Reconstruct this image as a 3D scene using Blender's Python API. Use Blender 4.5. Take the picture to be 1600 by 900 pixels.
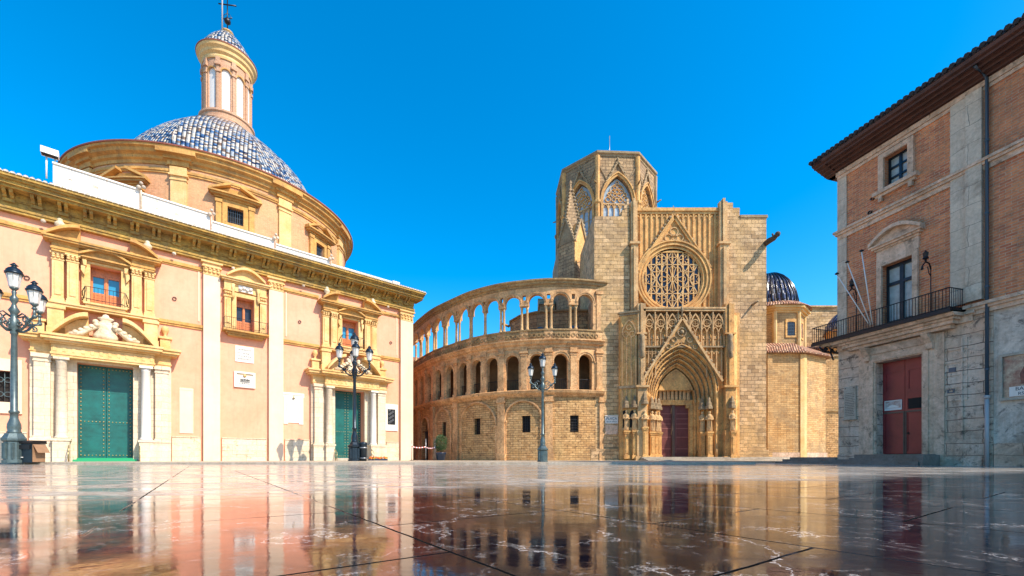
import bpy, bmesh, math, random
from math import sin, cos, pi, radians, sqrt, atan2, hypot
random.seed(7)
scn = bpy.context.scene
for o in list(bpy.data.objects): bpy.data.objects.remove(o)

# ------------------------------------------------------------------ camera
cam_d = bpy.data.cameras.new('camera'); cam = bpy.data.objects.new('camera', cam_d)
scn.collection.objects.link(cam); scn.camera = cam
cam.location = (0, 0, 0.40); cam.rotation_euler = (radians(90), 0, 0)
cam_d.sensor_width = 36; cam_d.lens = 15.3; cam_d.shift_y = 0.16625
cam_d.clip_start = 0.05; cam_d.clip_end = 3000
# ------------------------------------------------------------------ sky, sun, exposure
LX, LY, LZ = -0.86, 0.50, -1.0                     # direction the sunlight travels
SUN_EL = math.atan2(1.0, hypot(LX, LY))
world = bpy.data.worlds.new('World'); scn.world = world; world.use_nodes = True
wn = world.node_tree; bg = wn.nodes['Background']
sky = wn.nodes.new('ShaderNodeTexSky'); sky.sky_type = 'NISHITA'; sky.sun_disc = False
sky.sun_elevation = SUN_EL
sky.sun_rotation = math.atan2(-LX, -LY)            # 0 = +Y, clockwise
sky.air_density = 1.0; sky.dust_density = 0.7; sky.ozone_density = 3.0
hsv = wn.nodes.new('ShaderNodeHueSaturation'); hsv.inputs['Saturation'].default_value = 1.5; hsv.inputs['Hue'].default_value = 0.493
wn.links.new(sky.outputs[0], hsv.inputs['Color']); wn.links.new(hsv.outputs[0], bg.inputs[0])
bg.inputs[1].default_value = 0.15
sd = bpy.data.lights.new('sun', 'SUN'); sd.energy = 3.7; sd.angle = radians(0.5); sd.color = (1.0, 0.89, 0.75)
sun = bpy.data.objects.new('sun', sd); scn.collection.objects.link(sun)
from mathutils import Vector, Matrix
sun.rotation_euler = Vector((LX, LY, LZ)).to_track_quat('-Z', 'Y').to_euler()
sun.location = (60, -30, 80)
scn.view_settings.view_transform = 'Standard'; scn.view_settings.look = 'None'
scn.view_settings.exposure = 0.98; scn.view_settings.gamma = 1; scn.view_settings.use_curve_mapping = False
scn.render.engine = 'CYCLES'

# ------------------------------------------------------------------ materials
def nmat(name):
    m = bpy.data.materials.new(name); m.use_nodes = True
    nt = m.node_tree; return m, nt, nt.nodes['Principled BSDF']
def N(nt, kind, **kw):
    n = nt.nodes.new(kind)
    for k, v in kw.items():
        if hasattr(n, k): setattr(n, k, v)
        else: n.inputs[k].default_value = v
    return n
def col(c): return (c[0], c[1], c[2], 1)
def mixc(nt, fac, a, b, mode='MIX'):
    m = nt.nodes.new('ShaderNodeMix'); m.data_type = 'RGBA'; m.blend_type = mode
    for sock, v in ((m.inputs[0], fac), (m.inputs[6], a), (m.inputs[7], b)):
        if isinstance(v, (int, float)): sock.default_value = v
        elif isinstance(v, tuple): sock.default_value = col(v)
        else: nt.links.new(v, sock)
    return m.outputs[2]
def ramp(nt, src, p0, p1, c0=(0, 0, 0), c1=(1, 1, 1)):
    r = nt.nodes.new('ShaderNodeValToRGB'); e = r.color_ramp.elements
    e[0].position = p0; e[0].color = col(c0); e[1].position = p1; e[1].color = col(c1)
    nt.links.new(src, r.inputs[0]); return r.outputs[0]
def noise(nt, scale, detail=4, rough=0.6, vec=None, dist=0.0):
    n = N(nt, 'ShaderNodeTexNoise'); n.inputs['Scale'].default_value = scale
    n.inputs['Detail'].default_value = detail; n.inputs['Roughness'].default_value = rough
    n.inputs['Distortion'].default_value = dist
    if vec is None:
        t = N(nt, 'ShaderNodeTexCoord'); vec = t.outputs['Object']
    nt.links.new(vec, n.inputs['Vector']); return n.outputs['Fac']
def bump(nt, b, src, strength, dist=0.05, chain=None):
    n = nt.nodes.new('ShaderNodeBump'); n.inputs['Strength'].default_value = strength
    n.inputs['Distance'].default_value = dist; nt.links.new(src, n.inputs['Height'])
    if chain is not None: nt.links.new(chain, n.inputs['Normal'])
    nt.links.new(n.outputs[0], b.inputs['Normal']); return n.outputs[0]
def plain(name, c, rough=0.6, metal=0.0, var=0.0, vscale=3.0):
    m, nt, b = nmat(name); b.inputs['Roughness'].default_value = rough; b.inputs['Metallic'].default_value = metal
    if var > 0:
        f = noise(nt, vscale, 5, 0.65); dark = tuple(x * (1 - var) for x in c)
        nt.links.new(mixc(nt, ramp(nt, f, 0.35, 0.62), dark, c), b.inputs['Base Color'])
        bump(nt, b, noise(nt, vscale * 6, 3), 0.15, 0.02)
    else: b.inputs['Base Color'].default_value = col(c)
    return m
def soot(nt, c, amt):
    f = noise(nt, 0.42, 9, 0.78, None, 0.9); k = nt.nodes.new('ShaderNodeMath'); k.operation = 'MULTIPLY'; k.inputs[1].default_value = amt
    nt.links.new(ramp(nt, f, 0.49, 0.60), k.inputs[0]); return mixc(nt, k.outputs[0], c, (0.16, 0.105, 0.06))
def streak(nt, c, amt):
    """rain-washed vertical runs of grime"""
    if amt <= 0: return c
    t = N(nt, 'ShaderNodeTexCoord'); mp = nt.nodes.new('ShaderNodeMapping'); mp.inputs['Scale'].default_value = (2.6, 2.6, 0.22); nt.links.new(t.outputs['Object'], mp.inputs[0])
    f = noise(nt, 1.0, 7, 0.7, mp.outputs[0], 0.3); k = nt.nodes.new('ShaderNodeMath'); k.operation = 'MULTIPLY'; k.inputs[1].default_value = amt
    nt.links.new(ramp(nt, f, 0.5, 0.72), k.inputs[0]); return mixc(nt, k.outputs[0], c, (0.13, 0.085, 0.05))
def stone(name, c, stain, amt=0.5, scale=0.8, fine=9.0, rough=0.85, bmp=0.35, dirt=None, dirt_amt=0.5, wash=0.35):
    """carved stone or plaster: colour variation in large stains and fine grain"""
    m, nt, b = nmat(name); b.inputs['Roughness'].default_value = rough
    f1 = noise(nt, scale, 6, 0.7, dist=0.4); f2 = noise(nt, fine, 5, 0.7)
    c1 = mixc(nt, ramp(nt, f1, 0.38, 0.66), c, stain)
    k = nt.nodes.new('ShaderNodeMath'); k.operation = 'MULTIPLY'; k.inputs[1].default_value = amt
    nt.links.new(ramp(nt, f2, 0.42, 0.7), k.inputs[0])
    c2 = mixc(nt, k.outputs[0], c1, tuple(x * 0.55 for x in stain))
    if dirt:
        f3 = noise(nt, scale * 2.7, 7, 0.75, dist=0.8)
        k2 = nt.nodes.new('ShaderNodeMath'); k2.operation = 'MULTIPLY'; k2.inputs[1].default_value = dirt_amt
        nt.links.new(ramp(nt, f3, 0.56, 0.66), k2.inputs[0])
        c2 = mixc(nt, k2.outputs[0], c2, dirt)
    c2 = streak(nt, c2, wash)
    if wash > .3: c2 = soot(nt, c2, .42)
    nt.links.new(c2, b.inputs['Base Color']); bump(nt, b, f2, bmp, 0.04)
    return m
def ashlar(name, c1, c2, mortar, bw, bh, ms=0.02, stain=None, stain_amt=0.6, bmp=0.6, rough=0.88, dirt=None, dirt_amt=0.7, bias=0.0, sc=0.35, dlo=0.55, wash=0.35):
    m, nt, b = nmat(name); b.inputs['Roughness'].default_value = rough
    t = N(nt, 'ShaderNodeTexCoord'); uv = t.outputs['UV']
    # slight wobble so that the courses are not ruled lines
    wn_ = N(nt, 'ShaderNodeTexNoise'); wn_.inputs['Scale'].default_value = 1.3; nt.links.new(uv, wn_.inputs['Vector'])
    sub = nt.nodes.new('ShaderNodeVectorMath'); sub.operation = 'SUBTRACT'; sub.inputs[1].default_value = (0.5, 0.5, 0.5)
    nt.links.new(wn_.outputs['Color'], sub.inputs[0])
    scl = nt.nodes.new('ShaderNodeVectorMath'); scl.operation = 'SCALE'; scl.inputs[3].default_value = bh * 0.35
    nt.links.new(sub.outputs[0], scl.inputs[0])
    add = nt.nodes.new('ShaderNodeVectorMath'); add.operation = 'ADD'; nt.links.new(uv, add.inputs[0]); nt.links.new(scl.outputs[0], add.inputs[1])
    br = nt.nodes.new('ShaderNodeTexBrick'); nt.links.new(add.outputs[0], br.inputs['Vector'])
    br.inputs['Color1'].default_value = col(c1); br.inputs['Color2'].default_value = col(c2); br.inputs['Mortar'].default_value = col(mortar)
    br.inputs['Scale'].default_value = 1; br.inputs['Brick Width'].default_value = bw; br.inputs['Row Height'].default_value = bh
    br.inputs['Mortar Size'].default_value = ms; br.inputs['Mortar Smooth'].default_value = 0.3; br.inputs['Bias'].default_value = bias
    f1 = noise(nt, sc, 6, 0.7, dist=0.6); f2 = noise(nt, 7, 5, 0.75)
    c = br.outputs['Color']
    if stain:
        k = nt.nodes.new('ShaderNodeMath'); k.operation = 'MULTIPLY'; k.inputs[1].default_value = stain_amt
        nt.links.new(ramp(nt, f1, 0.4, 0.62), k.inputs[0]); c = mixc(nt, k.outputs[0], c, stain)
    if dirt:
        f3 = noise(nt, 2.2, 8, 0.8, dist=0.5)
        k2 = nt.nodes.new('ShaderNodeMath'); k2.operation = 'MULTIPLY'; k2.inputs[1].default_value = dirt_amt
        nt.links.new(ramp(nt, f3, dlo, dlo + 0.1), k2.inputs[0]); c = mixc(nt, k2.outputs[0], c, dirt)
    c = mixc(nt, 0.55, c, ramp(nt, f2, 0.3, 0.7, (0.45, 0.45, 0.45), (1, 1, 1)), 'MULTIPLY')
    c = streak(nt, c, wash)
    if wash > .3: c = soot(nt, c, .42)
    nt.links.new(c, b.inputs['Base Color'])
    inv = nt.nodes.new('ShaderNodeMath'); inv.operation = 'SUBTRACT'; inv.inputs[0].default_value = 1; nt.links.new(br.outputs['Fac'], inv.inputs[1])
    ch = bump(nt, b, f2, 0.45, 0.05); bump(nt, b, inv.outputs[0], bmp, 0.05, ch)
    return m
def tilemat(name, cols, tw, th, rough=0.35, ridge=True):
    """glazed roof tiles, one random glaze per tile; UV in metres"""
    m, nt, b = nmat(name); b.inputs['Roughness'].default_value = rough
    t = N(nt, 'ShaderNodeTexCoord'); sep = nt.nodes.new('ShaderNodeSeparateXYZ'); nt.links.new(t.outputs['UV'], sep.inputs[0])
    def mth(op, a, bb=None):
        n = nt.nodes.new('ShaderNodeMath'); n.operation = op
        for i, v in enumerate((a, bb)):
            if v is None: continue
            if isinstance(v, (int, float)): n.inputs[i].default_value = v
            else: nt.links.new(v, n.inputs[i])
        return n.outputs[0]
    u = mth('DIVIDE', sep.outputs[0], tw); fu = mth('FLOOR', u)
    v = mth('ADD', mth('DIVIDE', sep.outputs[1], th), mth('MULTIPLY', mth('MODULO', fu, 2.0), 0.5)); fv = mth('FLOOR', v)
    cmb = nt.nodes.new('ShaderNodeCombineXYZ'); nt.links.new(fu, cmb.inputs[0]); nt.links.new(fv, cmb.inputs[1])
    wnz = nt.nodes.new('ShaderNodeTexWhiteNoise'); wnz.noise_dimensions = '2D'; nt.links.new(cmb.outputs[0], wnz.inputs['Vector'])
    r = nt.nodes.new('ShaderNodeValToRGB'); r.color_ramp.interpolation = 'CONSTANT'
    e = r.color_ramp.elements; n = len(cols); e[0].position = 0; e[0].color = col(cols[0]); e[1].position = 1.0 / n; e[1].color = col(cols[1])
    for i in range(2, n): x = e.new(i / n); x.color = col(cols[i])
    nt.links.new(wnz.outputs['Value'], r.inputs[0])
    c = r.outputs[0]
    fru = mth('FRACT', u); tri = mth('ABSOLUTE', mth('SUBTRACT', fru, 0.5))
    gap = ramp(nt, tri, 0.27, 0.44, (1, 1, 1), (0.12, 0.10, 0.09))
    frv = mth('FRACT', v); lip = ramp(nt, frv, 0.03, 0.16, (0.35, 0.32, 0.3), (1, 1, 1))
    c = mixc(nt, 1.0, c, gap, 'MULTIPLY'); c = mixc(nt, 1.0, c, lip, 'MULTIPLY')
    nt.links.new(c, b.inputs['Base Color'])
    h = mth('ADD', mth('MULTIPLY', tri, -2.0), mth('MULTIPLY', frv, -0.4)); bump(nt, b, h, 0.9, tw * 0.4)
    return m

OCH = (0.60, 0.385, 0.11)
M = {}
M['pink'] = stone('pink_plaster', (0.80, 0.38, 0.235), (0.74, 0.32, 0.185), 0.2, 0.35, 3.0, 0.8, 0.12, wash=0.16)
M['palepink'] = stone('pale_plaster', (0.78, 0.58, 0.41), (0.74, 0.51, 0.34), 0.10, 0.25, 3.0, 0.8, 0.06, wash=0.1)
M['ochre'] = stone('ochre_stone', (0.68, 0.385, 0.11), (0.48, 0.23, 0.05), 0.35, 0.9, 8.0, 0.85, 0.35, (0.16, 0.10, 0.04), 0.55)
M['pale_ochre'] = stone('pale_ochre_stone', (0.78, 0.53, 0.24), (0.66, 0.38, 0.12), 0.4, 0.7, 8.0, 0.85, 0.3, wash=.22)
M['cornice'] = stone('cornice_stone', (0.56, 0.34, 0.07), (0.26, 0.15, 0.03), 0.6, 1.3, 6.0, 0.85, 0.5, (0.07, 0.05, 0.03), 0.75)
M['cream'] = ashlar('cream_stone', (0.78, 0.63, 0.47), (0.70, 0.54, 0.37), (0.42, 0.29, 0.17), 1.3, 0.45, 0.012, (0.78, 0.66, 0.46), 0.6, 0.3, 0.8, wash=.22)
M['creamworn'] = ashlar('worn_cream_stone', (0.78, 0.64, 0.47), (0.70, 0.55, 0.37), (0.40, 0.28, 0.16), 1.4, 0.5, 0.012, (0.78, 0.68, 0.46), 0.5, 0.4, 0.85, (0.34, 0.23, 0.10), 0.75, wash=.22)
M['marblewhite'] = stone('white_marble', (0.74, 0.69, 0.61), (0.66, 0.60, 0.52), 0.1, 1.0, 6.0, 0.5, 0.05, wash=0.1)
M['carved'] = stone('carved_marble', (0.72, 0.62, 0.46), (0.55, 0.42, 0.24), 0.5, 2.5, 9.0, 0.7, 0.6, wash=0.2)
M['white'] = plain('white_paint', (0.72, 0.68, 0.62), 0.5, 0, 0.06)
M['ash'] = ashlar('cathedral_ashlar', (0.88, 0.58, 0.31), (0.42, 0.25, 0.115), (0.12, 0.07, 0.035), 0.70, 0.36, 0.016, (0.84, 0.50, 0.18), 0.55, 1.0, 0.9, (0.13, 0.075, 0.035), 0.8, 0, 0.22, 0.54)
M['ashrough'] = ashlar('worn_gallery_stone', (0.82, 0.48, 0.20), (0.54, 0.28, 0.095), (0.16, 0.08, 0.035), 0.55, 0.22, 0.016, (0.62, 0.40, 0.16), 0.6, 1.0, 0.9, (0.11, 0.055, 0.02), 0.85, 0, 0.35, 0.53)
M['galstone'] = stone('gallery_stone', (0.84, 0.50, 0.23), (0.54, 0.27, 0.10), 0.7, 0.9, 6.0, 0.88, 0.8, (0.10, 0.055, 0.022), 0.8)
M['galdark'] = stone('blackened_stone', (0.50, 0.33, 0.14), (0.26, 0.15, 0.06), 0.8, 1.7, 7.0, 0.9, 0.9, (0.035, 0.022, 0.012), 0.95)
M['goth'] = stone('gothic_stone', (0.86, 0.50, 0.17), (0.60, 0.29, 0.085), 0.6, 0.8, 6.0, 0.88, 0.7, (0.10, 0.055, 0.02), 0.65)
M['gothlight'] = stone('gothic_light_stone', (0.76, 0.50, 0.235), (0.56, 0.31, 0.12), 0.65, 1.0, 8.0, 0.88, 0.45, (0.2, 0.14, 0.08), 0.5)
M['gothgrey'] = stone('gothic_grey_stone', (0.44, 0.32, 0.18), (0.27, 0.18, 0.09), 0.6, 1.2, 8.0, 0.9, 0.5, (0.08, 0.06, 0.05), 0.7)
M['towerstone'] = ashlar('tower_stone', (0.74, 0.48, 0.24), (0.44, 0.27, 0.125), (0.13, 0.075, 0.035), 0.8, 0.4, 0.022, (0.26, 0.17, 0.10), 0.7, 0.9, 0.9, (0.07, 0.05, 0.035), 0.85, 0, 0.3, 0.53)
M['chapelbrick'] = ashlar('chapel_brick', (0.82, 0.48, 0.18), (0.54, 0.27, 0.08), (0.22, 0.12, 0.045), 0.62, 0.2, 0.018, (0.62, 0.44, 0.22), 0.5, 0.4)
M['drum'] = ashlar('drum_brick', (0.78, 0.36, 0.18), (0.62, 0.25, 0.11), (0.66, 0.44, 0.25), 0.34, 0.11, 0.014, (0.74, 0.42, 0.20), 0.8, 0.4, 0.85, None, 0.5, 0, 0.25, wash=.22)
M['redbrick'] = ashlar('red_brick', (0.88, 0.31, 0.115), (0.52, 0.13, 0.055), (0.70, 0.44, 0.28), 0.36, 0.115, 0.018, (0.72, 0.29, 0.11), 0.4, 0.9, 0.85, (0.28, 0.09, 0.04), 0.45, -0.1, 0.5)
M['lanternbrick'] = ashlar('lantern_brick', (0.62, 0.34, 0.19), (0.5, 0.24, 0.13), (0.66, 0.46, 0.32), 0.4, 0.13, 0.015, (0.66, 0.42, 0.26), 0.4, 0.4, wash=.22)
M['greyash'] = ashlar('grey_ashlar', (0.80, 0.62, 0.47), (0.64, 0.49, 0.36), (0.10, 0.07, 0.05), 2.4, 0.52, 0.016, (0.72, 0.44, 0.27), 0.7, 0.9, 0.85, (0.09, 0.06, 0.045), 0.9, 0, 0.45, 0.53, wash=0.5)
M['paleash'] = ashlar('pale_ashlar', (0.80, 0.65, 0.48), (0.70, 0.55, 0.39), (0.26, 0.21, 0.16), 1.4, 0.85, 0.010, (0.50, 0.42, 0.32), 0.5, 0.4, 0.85, (0.22, 0.18, 0.14), 0.6, 0, 0.3, 0.6)
M['greyplaster'] = stone('grey_wall_stone', (0.70, 0.58, 0.46), (0.54, 0.44, 0.34), 0.6, 0.9, 5.0, 0.85, 0.6, (0.10, 0.085, 0.075), 0.85, wash=0.5)
M['darkstep'] = stone('worn_step_stone', (0.26, 0.21, 0.17), (0.19, 0.15, 0.12), 0.5, 1.2, 8.0, 0.7, 0.5, (0.06, 0.05, 0.045), 0.7)
M['greystone'] = stone('grey_stone', (0.48, 0.41, 0.32), (0.40, 0.33, 0.24), 0.4, 0.9, 8.0, 0.85, 0.35, (0.14, 0.11, 0.08), 0.6)
M['warmstone'] = stone('warm_grey_stone', (0.80, 0.56, 0.39), (0.60, 0.39, 0.25), 0.6, 1.1, 6.0, 0.85, 0.6, (0.12, 0.08, 0.05), 0.8)
M['wood'] = plain('brown_eave_wood', (0.10, 0.038, 0.025), 0.7, 0, 0.4, 2.0)
M['orangewood'] = plain('orange_varnished_wood', (0.60, 0.19, 0.045), 0.4, 0, 0.25, 5)
M['reddoor'] = plain('dark_red_paint', (0.26, 0.025, 0.025), 0.4, 0, 0.3, 1.2)
M['browndoor'] = plain('red_brown_wood', (0.17, 0.045, 0.04), 0.55, 0, 0.3, 2.0)
M['lining'] = plain('pale_door_strap', (0.35, 0.14, 0.12), 0.5)
M['greydoor'] = plain('worn_brown_grey', (0.12, 0.08, 0.06), 0.5, 0, 0.3)
M['green'] = plain('teal_green_paint', (0.0, 0.115, 0.10), 0.42, 0, 0.4, 1.5)
M['mat'] = plain('green_mat', (0.02, 0.30, 0.13), 0.9)
M['brass'] = plain('brass_stud', (0.42, 0.33, 0.16), 0.35, 0.8)
M['iron'] = plain('black_iron', (0.018, 0.018, 0.02), 0.4, 0.5)
M['irongrey'] = plain('grey_green_iron', (0.10, 0.14, 0.14), 0.38, 0.4, 0.35, 4)
M['irondark'] = plain('dark_blue_iron', (0.02, 0.035, 0.05), 0.3, 0.5, 0.3, 4)
M['dark'] = plain('dark_interior', (0.015, 0.012, 0.01), 0.9)
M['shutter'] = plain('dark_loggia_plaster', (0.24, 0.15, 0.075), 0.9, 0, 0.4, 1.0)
M['blueglass'] = plain('sky_blue_glass', (0.03, 0.24, 0.42), 0.05, 0.0)
M['rosegl'] = plain('dark_blue_glass', (0.004, 0.006, 0.02), 0.3)
M['paleglass'] = plain('pale_leaded_glass', (0.42, 0.50, 0.55), 0.25, 0, 0.3, 2)
M['curtain'] = plain('curtained_window', (0.42, 0.46, 0.44), 0.1, 0, 0.3, 3)
M['lampglass'] = plain('frosted_lamp_glass', (0.62, 0.60, 0.55), 0.2, 0, 0.15, 4)
M['terracotta'] = tilemat('terracotta_tiles', [(0.50, 0.24, 0.12), (0.38, 0.16, 0.08), (0.55, 0.32, 0.18), (0.30, 0.14, 0.08)], 0.26, 0.4, 0.75)
M['darktile'] = tilemat('dark_roof_tiles', [(0.06, 0.05, 0.06), (0.04, 0.04, 0.05), (0.10, 0.07, 0.06)], 0.26, 0.4, 0.6)
M['bluetile'] = tilemat('blue_white_glazed_tiles', [(0.05, 0.11, 0.24), (0.66, 0.58, 0.47), (0.22, 0.28, 0.34), (0.60, 0.55, 0.48), (0.02, 0.035, 0.09), (0.40, 0.43, 0.45), (0.20, 0.13, 0.08), (0.70, 0.62, 0.50), (0.10, 0.20, 0.36), (0.58, 0.50, 0.40)], 0.34, 0.21, 0.3)
M['navytile'] = tilemat('navy_glazed_tiles', [(0.07, 0.09, 0.18), (0.12, 0.15, 0.26), (0.38, 0.38, 0.40), (0.05, 0.06, 0.13)], 0.30, 0.5, 0.22)
M['edgetile'] = plain('pale_edge_tile', (0.74, 0.64, 0.52), 0.6, 0, 0.3, 5)
M['rededge'] = plain('red_tile_edge', (0.33, 0.10, 0.06), 0.7, 0, 0.3, 5)
M['pipe'] = plain('grey_blue_pipe', (0.06, 0.09, 0.12), 0.4, 0.2)
M['pipewhite'] = plain('pale_pipe', (0.42, 0.38, 0.36), 0.5)
M['leaf'] = plain('dark_green_leaf', (0.03, 0.10, 0.025), 0.5, 0, 0.5, 8)
M['bark'] = plain('bark', (0.12, 0.08, 0.05), 0.9)
M['bluepot'] = plain('dark_blue_pot', (0.01, 0.03, 0.07), 0.35)
M['ink'] = plain('engraved_ink', (0.06, 0.06, 0.055), 0.8)
M['faintink'] = plain('faint_engraving', (0.24, 0.24, 0.23), 0.8)
M['copper'] = plain('blue_door_paint', (0.01, 0.12, 0.26), 0.5)
M['tape_red'] = plain('red_tape', (0.6, 0.08, 0.06), 0.6); M['tape_white'] = plain('white_tape', (0.75, 0.72, 0.7), 0.6)
M['steel'] = plain('galvanised_post', (0.30, 0.31, 0.32), 0.35, 0.6)
M['flower'] = plain('orange_petals', (0.75, 0.16, 0.03), 0.7); M['flower2'] = plain('yellow_petals', (0.75, 0.55, 0.03), 0.7)
M['posterblue'] = stone('street_photo_print', (0.6, 0.58, 0.55), (0.30, 0.13, 0.08), 0.4, 3.0, 10.0, 0.4, 0.0)
M['ceramic'] = stone('painted_ceramic', (0.52, 0.42, 0.28), (0.25, 0.09, 0.06), 0.5, 2.2, 8.0, 0.3, 0.0, (0.10, 0.12, 0.10), 0.6)

# ------------------------------------------------------------------ mesh helpers
def flat(a, t, z): return (a, -t, z)
class MB:
    """collects shapes given in wall coordinates: a along the wall, t out of the wall, z up"""
    def __init__(s, xf=flat, step=None):
        s.v = []; s.f = []; s.uv = []; s.mi = []; s.sm = []; s.xf = xf; s.step = step; s.m = 0
    def face(s, pts, uv=None, smooth=False):
        i = len(s.v); s.v += [s.xf(*p) for p in pts]; s.f.append(tuple(range(i, i + len(pts))))
        if uv is None:
            p0, p1, p2 = pts[0], pts[1], pts[2]
            n = Vector(p1) - Vector(p0); n = n.cross(Vector(p2) - Vector(p0)); n = [abs(x) for x in n]
            if n[2] > n[0] and n[2] > n[1]: uv = [(p[0], p[1]) for p in pts]
            elif n[1] >= n[0]: uv = [(p[0], p[2]) for p in pts]
            else: uv = [(p[1] + p[0], p[2]) for p in pts]
        s.uv.append(uv); s.mi.append(s.m); s.sm.append(smooth)
    def cuts(s, a0, a1, extra=()):
        L = {round(a0, 5), round(a1, 5)}
        if s.step:
            n = max(1, int(math.ceil((a1 - a0) / s.step)))
            L |= {round(a0 + (a1 - a0) * i / n, 5) for i in range(n + 1)}
        L |= {round(e, 5) for e in extra if a0 < e < a1}
        return sorted(L)
    def prof(s, a0, a1, P):
        C = s.cuts(a0, a1); n = len(P)
        for x0, x1 in zip(C, C[1:]):
            for i in range(n):
                p, q = P[i], P[(i + 1) % n]
                s.face([(x0, p[0], p[1]), (x1, p[0], p[1]), (x1, q[0], q[1]), (x0, q[0], q[1])])
        for x in (a0, a1): s.face([(x, p[0], p[1]) for p in P])
    def box(s, a0, a1, t0, t1, z0, z1): s.prof(a0, a1, [(t0, z0), (t1, z0), (t1, z1), (t0, z1)])
    def tiers(s, a0, a1, t, L, tb=0.0):
        for dt, z0, z1 in L: s.box(a0 - dt, a1 + dt, tb, t + dt, z0, z1)
    def wall(s, a0, a1, t0, t1, z0, z1, ops, ends=True):
        """solid wall with openings; op = (centre, half width, bottom, spring, rise)  rise 0 = square head"""
        ex = []
        for c, w, b, sp, r in ops:
            if r == 0: ex += [c - w, c + w]
            else:
                ex += [c - w * cos(pi * i / 14) for i in range(15)]
        C = s.cuts(a0, a1, ex)
        def top(o, x):
            c, w, b, sp, r = o; d = min(abs(x - c), w)
            if r == 0: return sp
            if r <= w * 1.001: return sp + sqrt(max(0, w * w - d * d)) * r / w
            R = (w * w + r * r) / (2 * w); return sp + sqrt(max(0, R * R - (d + R - w) ** 2))
        for x0, x1 in zip(C, C[1:]):
            xm = (x0 + x1) / 2
            cur = (z0, z0)
            os_ = sorted([o for o in ops if abs(xm - o[0]) < o[1]], key=lambda o: o[2])
            for o in os_ + [None]:
                nx = (z1, z1) if o is None else (o[2], o[2])
                if nx[0] - cur[0] > 1e-4 or nx[1] - cur[1] > 1e-4:
                    for t in (t0, t1): s.face([(x0, t, cur[0]), (x1, t, cur[1]), (x1, t, nx[1]), (x0, t, nx[0])])
                    for c in (cur, nx): s.face([(x0, t0, c[0]), (x1, t0, c[1]), (x1, t1, c[1]), (x0, t1, c[0])])
                if o is not None: cur = (top(o, x0), top(o, x1))
        for o in ops:
            c, w, b, sp, r = o
            for x in (c - w, c + w):
                if a0 < x < a1: s.face([(x, t0, b), (x, t1, b), (x, t1, sp), (x, t0, sp)])
        if ends:
            for x in (a0, a1): s.face([(x, t0, z0), (x, t1, z0), (x, t1, z1), (x, t0, z1)])
    def band(s, A, B, t0, t1, closed=False):
        n = len(A); R = range(n if closed else n - 1)
        for i in R:
            j = (i + 1) % n; a, b, c, d = A[i], A[j], B[j], B[i]
            for t in (t0, t1): s.face([(a[0], t, a[1]), (b[0], t, b[1]), (c[0], t, c[1]), (d[0], t, d[1])])
            s.face([(a[0], t0, a[1]), (b[0], t0, b[1]), (b[0], t1, b[1]), (a[0], t1, a[1])])
            s.face([(d[0], t0, d[1]), (c[0], t0, c[1]), (c[0], t1, c[1]), (d[0], t1, d[1])])
        if not closed:
            for i in (0, n - 1): s.face([(A[i][0], t0, A[i][1]), (B[i][0], t0, B[i][1]), (B[i][0], t1, B[i][1]), (A[i][0], t1, A[i][1])])
    def arch(s, c, zs, w, r, d0, d1, t0, t1, n=10): s.band(archp(c, zs, w, r, d0, n), archp(c, zs, w, r, d1, n), t0, t1)
    def ring(s, c, z, r, w, t0, t1, n=24, a0=0, a1=2 * pi):
        cl = abs(a1 - a0 - 2 * pi) < 1e-6; k = n if cl else n + 1
        P = lambda R: [(c + R * cos(a0 + (a1 - a0) * i / n), z + R * sin(a0 + (a1 - a0) * i / n)) for i in range(k)]
        s.band(P(r - w / 2), P(r + w / 2), t0, t1, cl)
    def bar(s, p, q, w, t0, t1):
        dx, dz = q[0] - p[0], q[1] - p[1]; L = hypot(dx, dz) or 1; nx, nz = -dz / L * w / 2, dx / L * w / 2
        s.poly([(p[0] + nx, p[1] + nz), (q[0] + nx, q[1] + nz), (q[0] - nx, q[1] - nz), (p[0] - nx, p[1] - nz)], t0, t1)
    def poly(s, P, t0, t1):
        n = len(P)
        for t in (t0, t1): s.face([(p[0], t, p[1]) for p in P])
        for i in range(n):
            p, q = P[i], P[(i + 1) % n]; s.face([(p[0], t0, p[1]), (q[0], t0, q[1]), (q[0], t1, q[1]), (p[0], t1, p[1])])
    def plan(s, P, z0, z1, top=True):
        """extrude a plan polygon [(a,t)] from z0 to z1"""
        n = len(P); L = 0
        for i in range(n):
            p, q = P[i], P[(i + 1) % n]; d = hypot(q[0] - p[0], q[1] - p[1])
            s.face([(p[0], p[1], z0), (q[0], q[1], z0), (q[0], q[1], z1), (p[0], p[1], z1)], [(L, z0), (L + d, z0), (L + d, z1), (L, z1)]); L += d
        if top:
            for z in (z0, z1): s.face([(p[0], p[1], z) for p in P], [(p[0], p[1]) for p in P])
    def lathe(s, a, t, P, n=12, sq=1.0, rot=0.0, smooth=True, lean=None):
        i0 = len(s.v)
        for r, z in P:
            for k in range(n):
                th = rot + 2 * pi * k / n; s.v.append(s.xf(a + r * cos(th), t + r * sq * sin(th), z))
        arc = 0
        for j in range(len(P) - 1):
            d = hypot(P[j + 1][0] - P[j][0], P[j + 1][1] - P[j][1]); rr = max(P[j][0], P[j + 1][0], .05)
            for k in range(n):
                k2 = (k + 1) % n
                s.f.append((i0 + j * n + k, i0 + j * n + k2, i0 + (j + 1) * n + k2, i0 + (j + 1) * n + k))
                u0, u1 = rr * 2 * pi * k / n, rr * 2 * pi * (k + 1) / n
                s.uv.append([(u0, arc), (u1, arc), (u1, arc + d), (u0, arc + d)]); s.mi.append(s.m); s.sm.append(smooth)
            arc += d
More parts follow.
